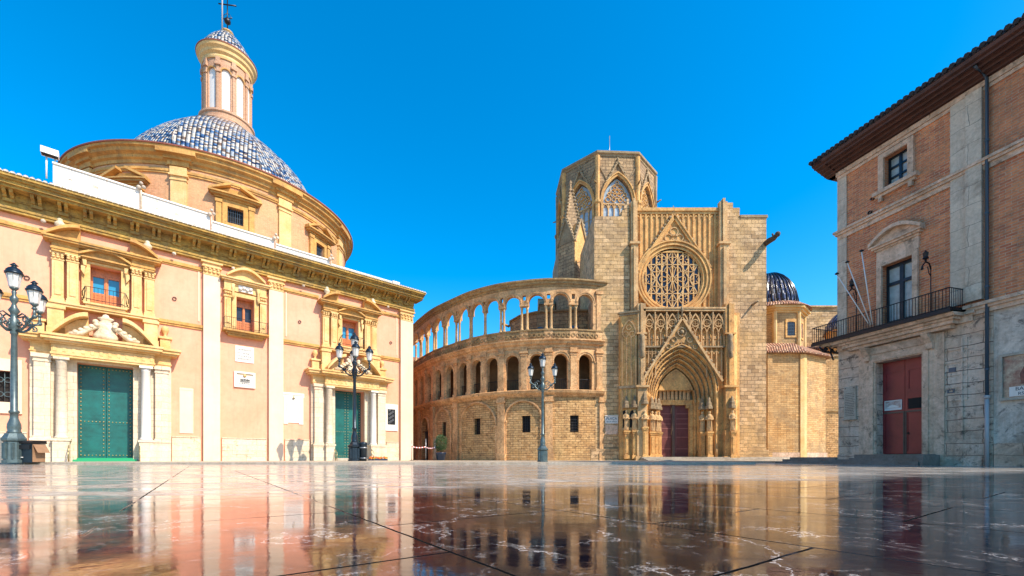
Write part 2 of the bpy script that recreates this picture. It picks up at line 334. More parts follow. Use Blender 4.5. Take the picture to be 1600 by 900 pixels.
        for j in (0, len(P) - 1):
            if P[j][0] > 1e-3:
                s.f.append(tuple(i0 + j * n + k for k in range(n))); s.uv.append([(P[j][0] * cos(2 * pi * k / n), P[j][0] * sin(2 * pi * k / n)) for k in range(n)])
                s.mi.append(s.m); s.sm.append(False)
    def ball(s, a, t, z, r, n=8, h=1.0): s.lathe(a, t, [(r * sin(pi * i / 6), z - r * h * cos(pi * i / 6)) for i in range(7)], n)
    def tube(s, P, r, n=6):
        """tube through 3-D points (a,t,z); r a number or list"""
        i0 = len(s.v); m = len(P); rs = r if isinstance(r, (list, tuple)) else [r] * m
        up = Vector((0.13, 0.21, 0.97))
        for i, p in enumerate(P):
            d = Vector(P[min(i + 1, m - 1)]) - Vector(P[max(i - 1, 0)]); d.normalize()
            x = d.cross(up)
            if x.length < 0.1: x = d.cross(Vector((1, 0, 0)))
            x.normalize(); y = d.cross(x)
            for k in range(n):
                q = Vector(p) + (x * cos(2 * pi * k / n) + y * sin(2 * pi * k / n)) * rs[i]; s.v.append(s.xf(*q))
        for j in range(m - 1):
            for k in range(n):
                k2 = (k + 1) % n
                s.f.append((i0 + j * n + k, i0 + j * n + k2, i0 + (j + 1) * n + k2, i0 + (j + 1) * n + k))
                s.uv.append([(0, 0)] * 4); s.mi.append(s.m); s.sm.append(n > 4)
        for j in (0, m - 1):
            s.f.append(tuple(i0 + j * n + k for k in range(n))); s.uv.append([(0, 0)] * n); s.mi.append(s.m); s.sm.append(False)
    def build(s, name, mats, parent=None):
        me = bpy.data.meshes.new(name); me.from_pydata(s.v, [], s.f)
        ul = me.uv_layers.new(name='UVMap'); k = 0; flatuv = []
        for u in s.uv:
            for p in u: flatuv += [p[0], p[1]]
        ul.data.foreach_set('uv', flatuv)
        if not isinstance(mats, (list, tuple)): mats = [mats]
        for m in mats: me.materials.append(m)
        me.polygons.foreach_set('material_index', s.mi); me.polygons.foreach_set('use_smooth', s.sm)
        bm = bmesh.new(); bm.from_mesh(me); bmesh.ops.recalc_face_normals(bm, faces=bm.faces); bm.to_mesh(me); bm.free()
        o = bpy.data.objects.new(name, me); scn.collection.objects.link(o)
        if parent: o.parent = parent
        return o
def archp(c, zs, w, r, d, n=10):
    """outline of a round (r<=w) or pointed arch, offset outward by d"""
    if r <= w * 1.001: return [(c - (w + d) * cos(pi * i / (2 * n)), zs + (r + d) * sin(pi * i / (2 * n))) for i in range(2 * n + 1)]
    R = (w * w + r * r) / (2 * w); ph = math.acos((R - w) / (R + d)); out = []
    for i in range(n + 1): th = ph * i / n; out.append((c - (R + d) * cos(th) + (R - w), zs + (R + d) * sin(th)))
    return out + [(2 * c - x, z) for x, z in reversed(out[:-1])]
def thing(name, label, cat, loc=(0, 0, 0), rz=0, group=None):
    o = bpy.data.objects.new(name, None); scn.collection.objects.link(o); o.location = loc; o.rotation_euler = (0, 0, rz)
    o.empty_display_size = 0.3; o['label'] = label; o['category'] = cat
    if group: o['group'] = group
    return o
def tag(o, label, cat, loc=None, rz=None, group=None):
    o['label'] = label; o['category'] = cat
    if group: o['group'] = group
    if loc: o.location = loc
    if rz is not None: o.rotation_euler = (0, 0, rz)
    return o
def struct(o, kind='structure'): o['kind'] = kind; return o
def part(o, parent, loc=None, rz=0.0):
    c = o.copy(); scn.collection.objects.link(c); c.parent = parent
    if loc: c.location = loc
    c.rotation_euler = (0, 0, rz); return c
def copy_tree(o, parent=None):
    c = o.copy(); scn.collection.objects.link(c); c.parent = parent
    for ch in list(o.children): copy_tree(ch, c)
    return c
def text_mesh(name, s, size, mat, parent, loc, rot=(radians(90), 0, 0), align='CENTER', depth=0.004):
    cu = bpy.data.curves.new(name, 'FONT'); cu.body = s; cu.size = size; cu.align_x = align; cu.align_y = 'CENTER'; cu.extrude = depth
    to = bpy.data.objects.new('tmp', cu); scn.collection.objects.link(to)
    dg = bpy.context.evaluated_depsgraph_get(); me = bpy.data.meshes.new_from_object(to.evaluated_get(dg)); bpy.data.objects.remove(to)
    me.materials.clear(); me.materials.append(mat)
    o = bpy.data.objects.new(name, me); scn.collection.objects.link(o); o.parent = parent; o.location = loc; o.rotation_euler = rot
    return o
def statue_mesh(h=1.5):
    mb = MB(); k = h / 1.5
    P = [(.20, 0), (.24, .06), (.21, .4), (.19, .75), (.22, 1.0), (.23, 1.15), (.16, 1.24), (.07, 1.28), (.065, 1.31), (.10, 1.36), (.105, 1.43), (.08, 1.49), (.01, 1.52)]
    mb.lathe(0, 0, [(r * k, z * k) for r, z in P], 10, 0.75)
    for sgn in (-1, 1): mb.tube([(sgn * .2 * k, 0, 1.14 * k), (sgn * .27 * k, .05 * k, .9 * k), (sgn * .12 * k, .2 * k, .86 * k), (-sgn * .02 * k, .24 * k, .95 * k)], [.08 * k, .075 * k, .06 * k, .05 * k], 6)
    for q in range(5): x = (-.16 + .08 * q) * k; mb.tube([(x, .1 * k, .02 * k), (x * .8, .13 * k, .5 * k), (x * .9, .12 * k, .85 * k)], .03 * k, 4)
    return mb
GZ = 0.08; PZ = 0.18
#==PART2
# ------------------------------------------------------------------ plaza paving
def marble():
    m, nt, b = nmat('polished_marble_slabs')
    t = N(nt, 'ShaderNodeTexCoord'); mp = nt.nodes.new('ShaderNodeMapping'); nt.links.new(t.outputs['Object'], mp.inputs[0])
    mp.inputs['Rotation'].default_value = (0, 0, radians(-125.5)); mp.inputs['Location'].default_value = (0.05, -0.397, 0)
    V = mp.outputs[0]
    wob = N(nt, 'ShaderNodeTexNoise'); wob.inputs['Scale'].default_value = 5; wob.inputs['Detail'].default_value = 6; nt.links.new(V, wob.inputs['Vector'])
    sb = nt.nodes.new('ShaderNodeVectorMath'); sb.operation = 'SUBTRACT'; sb.inputs[1].default_value = (.5, .5, .5); nt.links.new(wob.outputs['Color'], sb.inputs[0])
    sc = nt.nodes.new('ShaderNodeVectorMath'); sc.operation = 'SCALE'; sc.inputs[3].default_value = 0.016; nt.links.new(sb.outputs[0], sc.inputs[0])
    ad = nt.nodes.new('ShaderNodeVectorMath'); ad.operation = 'ADD'; nt.links.new(V, ad.inputs[0]); nt.links.new(sc.outputs[0], ad.inputs[1])
    def brick(ms, c1, c2, mo):
        br = nt.nodes.new('ShaderNodeTexBrick'); nt.links.new(ad.outputs[0], br.inputs['Vector']); br.inputs['Scale'].default_value = 1
        br.inputs['Brick Width'].default_value = 1.38; br.inputs['Row Height'].default_value = 1.09; br.inputs['Mortar Size'].default_value = ms
        br.inputs['Mortar Smooth'].default_value = 0.2
        br.inputs['Color1'].default_value = col(c1); br.inputs['Color2'].default_value = col(c2); br.inputs['Mortar'].default_value = col(mo); return br
    br = brick(0.007, (0, 0, 0), (1, 1, 1), (.5, .5, .5)); rnd = br.outputs['Color']
    # clouds of cream, oxblood and near-black in the stone
    st = nt.nodes.new('ShaderNodeMapping'); nt.links.new(V, st.inputs[0]); st.inputs['Scale'].default_value = (0.5, 1.0, 1)
    f1 = noise(nt, 0.55, 5, 0.62, st.outputs[0], 0.6); f2 = noise(nt, 1.7, 8, 0.72, st.outputs[0], 1.4); f3 = noise(nt, 6, 8, 0.8, V, 1.0)
    sm = nt.nodes.new('ShaderNodeMath'); sm.operation = 'MULTIPLY_ADD'; sm.inputs[1].default_value = 0.10
    nt.links.new(rnd, sm.inputs[0]); nt.links.new(f1, sm.inputs[2])
    # the left half of the square is redder, the right half blacker
    sep = nt.nodes.new('ShaderNodeSeparateXYZ'); nt.links.new(t.outputs['Object'], sep.inputs[0])
    red = ramp(nt, f2, 0.42, 0.64, (0.010, 0.008, 0.012), (0.24, 0.060, 0.035))
    blk = ramp(nt, f2, 0.48, 0.80, (0.003, 0.004, 0.009), (0.030, 0.024, 0.028))
    sx = nt.nodes.new('ShaderNodeMapRange'); sx.inputs[1].default_value = -1.6; sx.inputs[2].default_value = -0.1; nt.links.new(sep.outputs[0], sx.inputs[0])
    dark = mixc(nt, sx.outputs[0], red, blk)
    cream = mixc(nt, ramp(nt, f3, 0.35, 0.65), (0.42, 0.36, 0.29), (0.62, 0.55, 0.46))
    c = mixc(nt, ramp(nt, sm.outputs[0], 0.70, 0.80), dark, cream)
    # a pale paving strip runs obliquely across the square
    def mth(op, *a):
        n = nt.nodes.new('ShaderNodeMath'); n.operation = op
        for i, v in enumerate(a):
            if isinstance(v, (int, float)): n.inputs[i].default_value = v
            else: nt.links.new(v, n.inputs[i])
        return n.outputs[0]
    lw = N(nt, 'ShaderNodeTexNoise'); lw.inputs['Scale'].default_value = 1.6; lw.inputs['Detail'].default_value = 7; lw.inputs['Roughness'].default_value = .65; nt.links.new(V, lw.inputs['Vector'])
    lsb = nt.nodes.new('ShaderNodeVectorMath'); lsb.operation = 'SUBTRACT'; lsb.inputs[1].default_value = (.5, .5, .5); nt.links.new(lw.outputs['Color'], lsb.inputs[0])
    def veins(scale, warp, width):
        vor = nt.nodes.new('ShaderNodeTexVoronoi'); vor.feature = 'DISTANCE_TO_EDGE'; vor.inputs['Scale'].default_value = scale
        s2 = nt.nodes.new('ShaderNodeVectorMath'); s2.operation = 'SCALE'; s2.inputs[3].default_value = warp; nt.links.new(lsb.outputs[0], s2.inputs[0])
        vv = nt.nodes.new('ShaderNodeVectorMath'); vv.operation = 'ADD'; nt.links.new(V, vv.inputs[0]); nt.links.new(s2.outputs[0], vv.inputs[1])
        nt.links.new(vv.outputs[0], vor.inputs['Vector']); return ramp(nt, vor.outputs['Distance'], 0.0, width, (1, 1, 1), (0, 0, 0))
    v1 = mth('MULTIPLY', veins(1.1, 1.5, 0.016), ramp(nt, f2, 0.44, 0.58)); v2 = mth('MULTIPLY', veins(3.4, .9, 0.05), mth('MULTIPLY', ramp(nt, f3, 0.50, 0.64), .4))
    vein = mth('MAXIMUM', v1, v2); c = mixc(nt, mth('MULTIPLY', vein, 0.85), c, (0.60, 0.54, 0.50))
    # paler, scuffed paving farther out across the square, with a ragged edge
    off = mth('ADD', mth('MULTIPLY', sep.outputs[0], -0.42), mth('MULTIPLY', sep.outputs[1], 0.908))
    wv = mth('MULTIPLY', mth('SUBTRACT', f1, 0.5), 3.0)
    mr = nt.nodes.new('ShaderNodeMapRange'); mr.inputs[1].default_value = 3.4; mr.inputs[2].default_value = 4.8; nt.links.new(mth('ADD', off, wv), mr.inputs[0])
    mott = ramp(nt, f3, 0.36, 0.60, (0.45, 0.45, 0.45), (1, 1, 1))
    c = mixc(nt, mth('MULTIPLY', mth('MULTIPLY', mr.outputs[0], 0.85), mott), c, cream)
    f4 = noise(nt, 28, 6, 0.8, V, 0.5)
    c = mixc(nt, mth('MULTIPLY', ramp(nt, f4, 0.55, 0.78), 0.07), c, (0.5, 0.44, 0.38))
    jf = mth('MULTIPLY', br.outputs['Fac'], ramp(nt, f1, 0.44, 0.52))
    c = mixc(nt, jf, c, (0.006, 0.006, 0.006))
    nt.links.new(c, b.inputs['Base Color'])
    # polish: near mirror, scuffed dull in long streaks, joints matt
    sm2 = nt.nodes.new('ShaderNodeMapping'); nt.links.new(t.outputs['Object'], sm2.inputs[0]); sm2.inputs['Scale'].default_value = (0.45, 1.5, 1); sm2.inputs['Rotation'].default_value = (0, 0, radians(-8))
    f5 = noise(nt, 1.6, 9, 0.72, sm2.outputs[0], 0.5)
    pale = mth('MULTIPLY', mr.outputs[0], ramp(nt, f5, 0.40, 0.56))
    rr = nt.nodes.new('ShaderNodeMapRange'); rr.inputs[1].default_value = 0.42; rr.inputs[2].default_value = 0.70; rr.inputs[3].default_value = 0.018; rr.inputs[4].default_value = 0.20
    nt.links.new(f5, rr.inputs[0]); nt.links.new(mth('ADD', mth('MULTIPLY', pale, 0.16), mth('MAXIMUM', rr.outputs[0], mth('MULTIPLY', jf, 0.8))), b.inputs['Roughness'])
    sp = nt.nodes.new('ShaderNodeMapRange'); sp.inputs[1].default_value = 0.45; sp.inputs[2].default_value = 0.68; sp.inputs[3].default_value = 0.55; sp.inputs[4].default_value = 0.14
    nt.links.new(f5, sp.inputs[0]); nt.links.new(mth('MULTIPLY', mth('MULTIPLY', sp.outputs[0], mth('SUBTRACT', 1.0, jf)), mth('SUBTRACT', 1.0, mth('MULTIPLY', pale, 0.55))), b.inputs['Specular IOR Level'])
    b.inputs['IOR'].default_value = 1.52
    n1 = noise(nt, 2.2, 5, 0.6, V); ch = bump(nt, b, n1, 0.12, 0.012)
    n2 = noise(nt, 30, 4, 0.65, V); ch = bump(nt, b, n2, 0.08, 0.002, ch)
    inv = mth('SUBTRACT', 1.0, jf); bump(nt, b, inv, 0.5, 0.01, ch)
    return m
M['marble'] = marble()
g = MB(); g.box(-60, 60, -22.6, 30, GZ - 0.3, GZ)
struct(g.build('plaza_floor', M['marble']))
g = MB(); g.box(-900, 900, -1500, 400, -0.6, -0.25)
struct(g.build('ground', stone('far_ground', (0.35, 0.30, 0.24), (0.3, 0.25, 0.2))))
pave = ashlar('pavement_slabs', (0.62, 0.52, 0.38), (0.55, 0.45, 0.32), (0.15, 0.11, 0.08), 1.2, 0.8, 0.012, (0.45, 0.36, 0.26), 0.5, 0.2, 0.45)
g = MB(); g.plan([(-60, -22.62), (12.5, -22.62), (14.5, -31), (60, -31), (60, -90), (-60, -90)], GZ - 0.25, PZ)
struct(g.build('pavement', pave))
g = MB(); g.box(-60, 12.6, -22.61, -22.50, GZ - 0.1, PZ + 0.006); struct(g.build('kerb', M['greystone']))
# paving between the plaza and the palace, level with the plaza
g = MB(); g.plan([(12.52, -22.61), (60, -22.61), (60, -30.99), (14.48, -30.99)], GZ - 0.3, GZ + 0.004); struct(g.build('paved_passage', pave))

# ------------------------------------------------------------------ basilica (pink church on the left)
BR = math.atan2(19.9, 22.1)
B = thing('domed_church', 'pink and ochre church with a blue tiled dome and two green doors', 'church', (-31.8, 27.0, 0), BR)
DC = (4.84, 21.86)
A0, A1 = -6.0, 28.55
ops = []
for c in DC: ops += [(c, 1.42, PZ, 6.85, 0), (c, .78, 10.95, 13.6, 0)]
ops += [(13.2, .64, 10.72, 13.5, 0), (-0.15, .72, 3.9, 5.85, 0)]
w = MB(); w.wall(A0, A1, -0.9, 0, PZ - 0.2, 15.75, ops)
w.box(A1 - 0.9, A1, -24, -0.91, PZ - 0.2, 15.75); w.box(A0, A0 + .9, -24, -0.91, PZ - 0.2, 15.75)
w.box(A0 + 1, A1 - 1, -24, -23, PZ - .2, 15.75)
w.build('wall', M['pink'], B)
w = MB(); w.box(A0, A1 - .01, -24, -0.3, 15.76, 16.9); w.build('attic_wall', M['ochre'], B)
# low tiled roof behind the cornice up to the drum
w = MB(); w.face([(A0, 0.2, 17.5), (A1, 0.2, 17.5), (A1, -7, 19.2), (A0, -7, 19.2)]); w.face([(A0, -7, 19.2), (A1, -7, 19.2), (A1, -24, 19.2), (A0, -24, 19.2)])
w.face([(A0, -24, 19.2), (A1, -24, 19.2), (A1, -24, 16.9), (A0, -24, 16.9)]); w.face([(A1, 0.2, 17.5), (A1, -7, 19.2), (A1, -24, 19.2), (A1, -24, 16.9), (A1, .2, 16.9)])
w.build('roof', M['terracotta'], B)
# stone plinth
w = MB()
for a, b in ((-6, -1.0), (-0.9, 1.15), (8.45, 10.2), (11.6, 14.75), (16.2, 18.2), (25.6, 26.95)):
    w = MB(); w.box(a, b, 0, 0.13, PZ, 1.98); w.box(a, b, 0, 0.17, 1.98, 2.06)
    if a == 11.6: w.box(12.3, 13.9, .13, .16, .7, 1.5)
    w.build('plinth', M['creamworn'], B)
# pilasters
for a, b in ((-1.9, -0.85), (10.36, 11.45), (14.92, 16.02), (27.1, 28.5)):
    w = MB(); w.box(a, b, 0, 0.3, PZ, 14.7); w.build('pilaster', M['palepink'], B)
    w = MB(); w.tiers(a, b, .3, [(.03, 14.7, 14.8), (.0, 14.8, 15.3), (.1, 15.3, 15.42), (.03, 15.42, 15.62), (.16, 15.62, 15.75)])
    for k in range(4):
        x = a + (b - a) * (k + .5) / 4; w.ball(x, .33, 14.98, .12, 6); w.ball(x, .36, 15.18, .10, 6)
    w.build('capital', M['pale_ochre'], B)
# panel frames and string courses
for a, b in ((-6, -1.9), (-0.85, 2.05), (7.65, 10.36), (16.02, 19.05), (24.7, 27.1)):
    w = MB(); up = MB(); w.box(a, b, 0, .16, 10.5, 10.72); w.box(a, b, 0, .09, 10.36, 10.5); up.box(a + .05, b - .05, 0, .14, 14.98, 15.2); up.box(a + .05, b - .05, 0, .07, 14.88, 14.98)
    w.build('lower_string_course', M['ochre'], B); up.build('upper_string_course', M['ochre'], B)
for x in (-0.72, 10.05, 16.25, 26.72): w = MB(); w.box(x, x + .1, 0, .05, 11.0, 14.85); w.build('wall_fillet', M['palepink'], B)
# main cornice
w = MB()
a, b = A0 - .1, A1
w.tiers(a, b, 0.32, [(0, 15.76, 15.92), (.06, 15.92, 16.06), (0, 16.06, 16.42)], -.2)
CEND = A1 + .72
def ctiers(w, a, b, t, L, tb):
    for dt, z0, z1 in L: w.box(a - dt, min(b + dt, CEND - (1.3 - dt) * .3), tb, t + dt, z0, z1)
ctiers(w, a, b, 0.38, [(0.02, 16.42, 16.5), (.80, 16.92, 17.08), (.95, 17.08, 17.3), (1.12, 17.3, 17.42), (1.24, 17.42, 17.58)], -.2)
w.box(a, b, -.2, .44, 16.5, 16.92)
x = A0 + .3
i = 0
while x < b - .2:
    P = [(.44, 16.5), (.62, 16.52), (.66, 16.62), (.95, 16.72), (1.05, 16.92), (.44, 16.92)]
    w.prof(x, x + .17, P); w.prof(x + .30, x + .47, P); w.box(x - .02, x + .49, .44, .5, 16.3, 16.5)
    w.box(x + .62, x + 1.02, .32, .36, 16.1, 16.38)
    x += 1.18; i += 1
for k, s_ in enumerate((.25, .6, .95)): w.box(A1 - .3, A1 + .32 + s_, -2, -1.7, 16.5, 16.92)
w.build('cornice', M['cornice'], B)
w = MB()
x = A0
while x < A1 + .7:
    P = [(.11 * cos(pi * k / 6), .11 * sin(pi * k / 6)) for k in range(7)]
    for k in range(6):
        p, q = P[k], P[k + 1]
        w.face([(x + p[0], 1.72, 17.6 + p[1]), (x + q[0], 1.72, 17.6 + q[1]), (x + q[0], -.3, 18.05 + q[1]), (x + p[0], -.3, 18.05 + p[1])])
    w.face([(x + p[0], 1.7, 17.6 + p[1]) for p in P]); x += .27
w.box(A0, A1 + .78, -.3, 1.66, 17.585, 17.62)
w.build('tile_edge', M['edgetile'], B)
# white boxes of the rolled sun shade along the roof edge
for a, b, z0, z1 in ((2.25, 6.62, 18.5, 19.95), (6.78, 10.9, 18.45, 19.75), (11.05, 15.5, 18.4, 19.25), (15.65, 20.2, 18.3, 18.95), (20.35, 26.8, 18.2, 18.6)):
    w = MB(); w.box(a, b, -.8, -.5, z0, z1); w.box(a - .02, b + .02, -.85, -.4, z1, z1 + .1)
    w.m = 1; w.box(a + .2, b - .2, -.5, -.49, z1 - .2, z1 - .16); w.box(a + .6, a + .9, -.5, -.49, z1 - .75, z1 - .68); w.box(a + 1.9, a + 2.2, -.5, -.49, z1 - .8, z1 - .6)
    for k in range(1, 5): x = a + (b - a) * k / 5; w.box(x - .012, x + .012, -.5, -.492, z0, z1)
    w.build('shade_box', [M['white'], M['greyplaster']], B)
for k, x in enumerate((6.7, 10.97, 15.57, 20.27)):
    w = MB(); w.tube([(x, -.35, 18.0), (x, -.35, 19.95 - k * .35)], .05); w.ball(x - .12, -.3, 20.1 - k * .35, .15, 8); w.ball(x + .14, -.28, 20.2 - k * .35, .13, 8); w.ball(x, -.25, 20.42 - k * .35, .12, 8)
    w.build('roof_finial', M['greyplaster'], B)

def doorway(c):
    # surround
    w = MB()
    w.wall(c - 2.0, c + 2.0, 0, .22, PZ, 7.1, [(c, 1.42, PZ, 6.85, 0)])
    w.wall(c - 3.55, c - 2.02, 0, .3, PZ, 7.1, []); w.wall(c + 2.02, c + 3.55, 0, .3, PZ, 7.1, [])
    for s in (-1, 1):
        x0, x1 = sorted((c + s * 2.62, c + s * 3.35)); w.box(x0, x1, .3, .6, PZ + 1.5, 6.6)   # outer pilaster
        w.tiers(x0, x1, .6, [(.12, PZ, PZ + 1.35), (.17, PZ + 1.35, PZ + 1.5), (.05, PZ + 1.5, PZ + 1.66), (.05, 6.6, 6.68), (.12, 6.85, 7.1), (.03, 6.68, 6.85)], .3)
        x0, x1 = sorted((c + s * 1.72, c + s * 2.5)); w.tiers(x0, x1, 1.05, [(0, PZ, PZ + 1.35), (.06, PZ + 1.35, PZ + 1.5)], .22)
    w.build('portal_surround', M['cream'], B)
    for s in (-1, 1):
        x = c + s * 2.1
        w = MB(); w.lathe(x, .66, [(.36, PZ + 1.5), (.37, PZ + 1.58), (.31, PZ + 1.66), (.285, PZ + 1.72), (.285, 3.5), (.25, 6.55), (.29, 6.6), (.27, 6.68), (.33, 6.8)], 20)
        w.box(x - .37, x + .37, .3, 1.03, 6.8, 6.95); w.build('column', M['marblewhite'] if s > 0 else M['cream'], B)
    w = MB()
    w.tiers(c - 2.55, c + 2.55, 1.0, [(0, 6.96, 7.1), (.05, 7.1, 7.24), (0, 7.24, 7.75)], 0)
    w.tiers(c - 3.5, c + 3.5, .62, [(0, 7.105, 7.22), (.05, 7.22, 7.3), (0, 7.3, 7.76)], 0)
    w.tiers(c - 3.5, c + 3.5, .66, [(.06, 7.76, 7.88), (.35, 7.88, 8.0), (.48, 8.0, 8.2), (.58, 8.2, 8.34)], 0)
    w.tiers(c - 2.55, c + 2.55, 1.05, [(.06, 7.762, 7.882), (.3, 7.882, 8.004), (.43, 8.004, 8.204), (.5, 8.204, 8.344)], 0)
    for k in range(12): x = c - 2.4 + 4.8 * k / 11; w.box(x - .08, x + .08, 1.0, 1.03, 7.3, 7.7)
    w.build('portal_entablature', M['pale_ochre'], B)
    # raised attic blocks, broken pediment
    w = MB()
    for s in (-1, 1):
        x0, x1 = sorted((c + s * 2.0, c + s * 2.75)); w.tiers(x0, x1, .7, [(.05, 8.35, 8.9), (0, 8.9, 10.1), (.08, 10.1, 10.3)], 0)
        x0, x1 = sorted((c + s * 2.9, c + s * 3.5)); w.tiers(x0, x1, .4, [(.05, 8.35, 8.5), (0, 8.5, 9.2), (.1, 9.2, 9.35)], 0)
        w.lathe(c + s * 3.2, .2, [(.16, 9.35), (.1, 9.45), (.08, 9.55), (.2, 9.75), (.24, 9.92), (.17, 10.1), (.05, 10.2)], 10)
        R = 3.2; P = [(c + s * (2.45 - R * .0 - 2.0 * (1 - cos(q)) - .0), 8.38 + 1.65 * sin(q)) for q in [k * pi / 2 / 9 * .82 for k in range(10)]]
        A = [(c + s * (2.5 - 1.65 * (k / 9.0)), 8.36 + 1.35 * sin(k / 9.0 * pi / 2)) for k in range(10)]
        Bq = [(x_, z_ + .26) for x_, z_ in A]; w.band(A, Bq, .2, 1.5)
        w.poly([(c + s * 2.5, 8.36)] + [(x_, z_ - .01) for x_, z_ in A[::3]] + [(A[-1][0], 8.36)], 0, .75)
    w.build('broken_pediment', M['pale_ochre'], B)
    # heap of arms: shield, crown and garlands
    w = MB(); w.lathe(c, .75, [(.05, 8.36), (.62, 8.45), (.66, 8.7), (.5, 9.0), (.52, 9.3), (.40, 9.62), (.24, 9.7), (.40, 9.82), (.42, 9.92), (.2, 10.0), (.14, 10.15), (.02, 10.2)], 14, .55)
    for s in (-1, 1):
        w.tube([(c + s * .4, .95, 9.3), (c + s * .8, .95, 9.05), (c + s * 1.2, 1.0, 8.62), (c + s * 1.75, 1.0, 8.52)], [.16, .2, .2, .13], 8)
        for k in range(5): w.ball(c + s * (.45 + .25 * k), 1.05, 9.35 - .17 * k, .16, 7)
        w.ball(c + s * .5, .95, 9.55, .18, 8)
    w.build('coat_of_arms', M['carved'], B)
    # door leaves set back in the opening
    w = MB(); w.box(c - 1.42, c + 1.42, -1.6, -1.5, PZ, 6.85)
    w.build('door_recess', M['ochre'], B)
    w = MB(); w.box(c - 1.42, c + 1.42, -.9, .55, PZ, .42); w.box(c - 1.6, c + 1.6, .0, .9, PZ - .05, PZ + .14); w.build('doorstep', M['mat'] if c < 10 else M['greystone'], B)
    for s in (-1, 1):
        x0, x1 = sorted((c + s * .012, c + s * 1.41)); w = MB(); w.box(x0, x1, -.84, -.74, .42, 6.84)
        w.m = 1
        for k in range(24):
            z = .62 + k * .262
            for x in (c + s * .14, c + s * 1.28): w.ball(x, -.73, z, .048, 6)
        for k in range(7):
            x = c + s * (.14 + k * .19)
            for z in (.6, 2.95, 6.68): w.ball(x, -.73, z, .045, 6)
        w.m = 0; w.bar((c + s * .3, 2.78), (c + s * 1.15, 2.78), .03, -.745, -.72); w.bar((c + s * .3, 3.15), (c + s * 1.15, 3.15), .03, -.745, -.72)
        for z in (.85, 1.9, 3.4, 5.0, 6.4): w.box(x0 + .24, x1 - .24, -.745, -.73, z, z + .02)
        w.build('door', [M['green'], M['brass']], B)
def big_window(c):
    w = MB()
    w.wall(c - 1.2, c + 1.2, 0, .3, 10.95, 13.75, [(c, .78, 10.95, 13.6, 0)])
    w.tiers(c - 2.75, c + 2.75, .75, [(0, 10.3, 10.45), (.08, 10.45, 10.55)], 0); w.tiers(c - .95, c + .95, .8, [(.05, 10.56, 10.7), (.15, 10.7, 10.82)], 0)
    for s in (-1, 1):
        for xc, t in ((1.6, .55), (2.3, .4)):
            x = c + s * xc
            w.tiers(x - .27, x + .27, t, [(.06, 10.56, 10.75), (.03, 10.75, 10.9), (0, 10.9, 13.35), (.04, 13.35, 13.42)], 0)
            w.box(x - .15, x + .15, t, t + .05, 11.1, 13.2)
            w.tiers(x - .27, x + .27, t, [(0, 13.42, 13.75), (.09, 13.75, 13.85)], 0)
            for k in range(3):
                w.ball(x - .2 + .2 * k, t + .05, 13.53, .09, 6); w.ball(x - .2 + .2 * k, t + .07, 13.66, .09, 6)
        w.poly([(c + s * 1.0, 13.35), (c + s * 1.22, 13.3), (c + s * 1.22, 13.0), (c + s * 1.05, 12.7)], .3, .5)
        w.poly([(c + s * .95, 13.72), (c + s * 1.15, 13.72), (c + s * 1.1, 13.35), (c + s * .95, 13.35)], .3, .55)
    w.build('window_aedicule', M['pale_ochre'], B)
    w = MB()
    for s in (-1, 1):
        x0, x1 = sorted((c + s * 1.33, c + s * 2.57)); w.tiers(x0, x1, .6, [(0, 13.86, 14.0), (.05, 14.0, 14.1), (0, 14.1, 14.4)], 0)
    w.tiers(c - 2.57, c + 2.57, .45, [(0, 13.865, 14.39)], 0)
    w.tiers(c - 2.6, c + 2.6, .62, [(.08, 14.4, 14.5), (.3, 14.5, 14.62), (.38, 14.62, 14.74)], 0)
    # small curved pediment over the glass
    w.tiers(c - 1.2, c + 1.2, .5, [(0, 13.76, 13.86), (.14, 13.866, 13.96)], 0)
    A = [(c - 1.3 + 2.6 * k / 14, 13.96 + .5 * sin(pi * k / 14)) for k in range(15)]; w.band(A, [(x, z + .14) for x, z in A], .3, .78); w.poly(A, .2, .48)
    for s in (-1, 1):
        A = [(c + s * (2.75 - 1.5 * (k / 9.0)), 14.76 + .75 * sin(k / 9.0 * pi / 2)) for k in range(10)]
        w.band(A, [(x, z + .2) for x, z in A], .1, 1.05); w.poly([(c + s * 2.75, 14.76)] + A[::3] + [(A[-1][0], 14.76)], 0, .55)
    w.build('window_pediment', M['ochre'], B)
    for s in (-1, 1):
        w = MB(); w.tiers(c + s * 2.2 - .2, c + s * 2.2 + .2, .5, [(0, 15.0, 15.35)], .1); w.lathe(c + s * 2.2, .32, [(.2, 15.35), (.12, 15.45), (.26, 15.62), (.27, 15.78), (.13, 15.95), (.16, 16.05), (.03, 16.15)], 10)
        w.build('pediment_urn', M['carved'], B)
    casement(c, .78, 10.95, 13.6, True)
    # balcony rail
    w = MB()
    for z in (11.02, 11.85): w.tube([(c - .95, .35, z), (c - .95, .9, z), (c + .95, .9, z), (c + .95, .35, z)], .02, 5)
    for k in range(11): x = c - .95 + 1.9 * k / 10; w.tube([(x, .9, 10.85), (x, .9, 11.85)], .011, 4)
    for s in (-1, 1): w.tube([(c + s * 1.15, .4, 11.3), (c + s * 1.15, .7, 11.5), (c + s * 1.0, .9, 11.85), (c + s * 1.05, .75, 11.2), (c + s * 1.15, .45, 11.0)], .03, 5)
    w.build('balcony_railing', M['iron'], B)
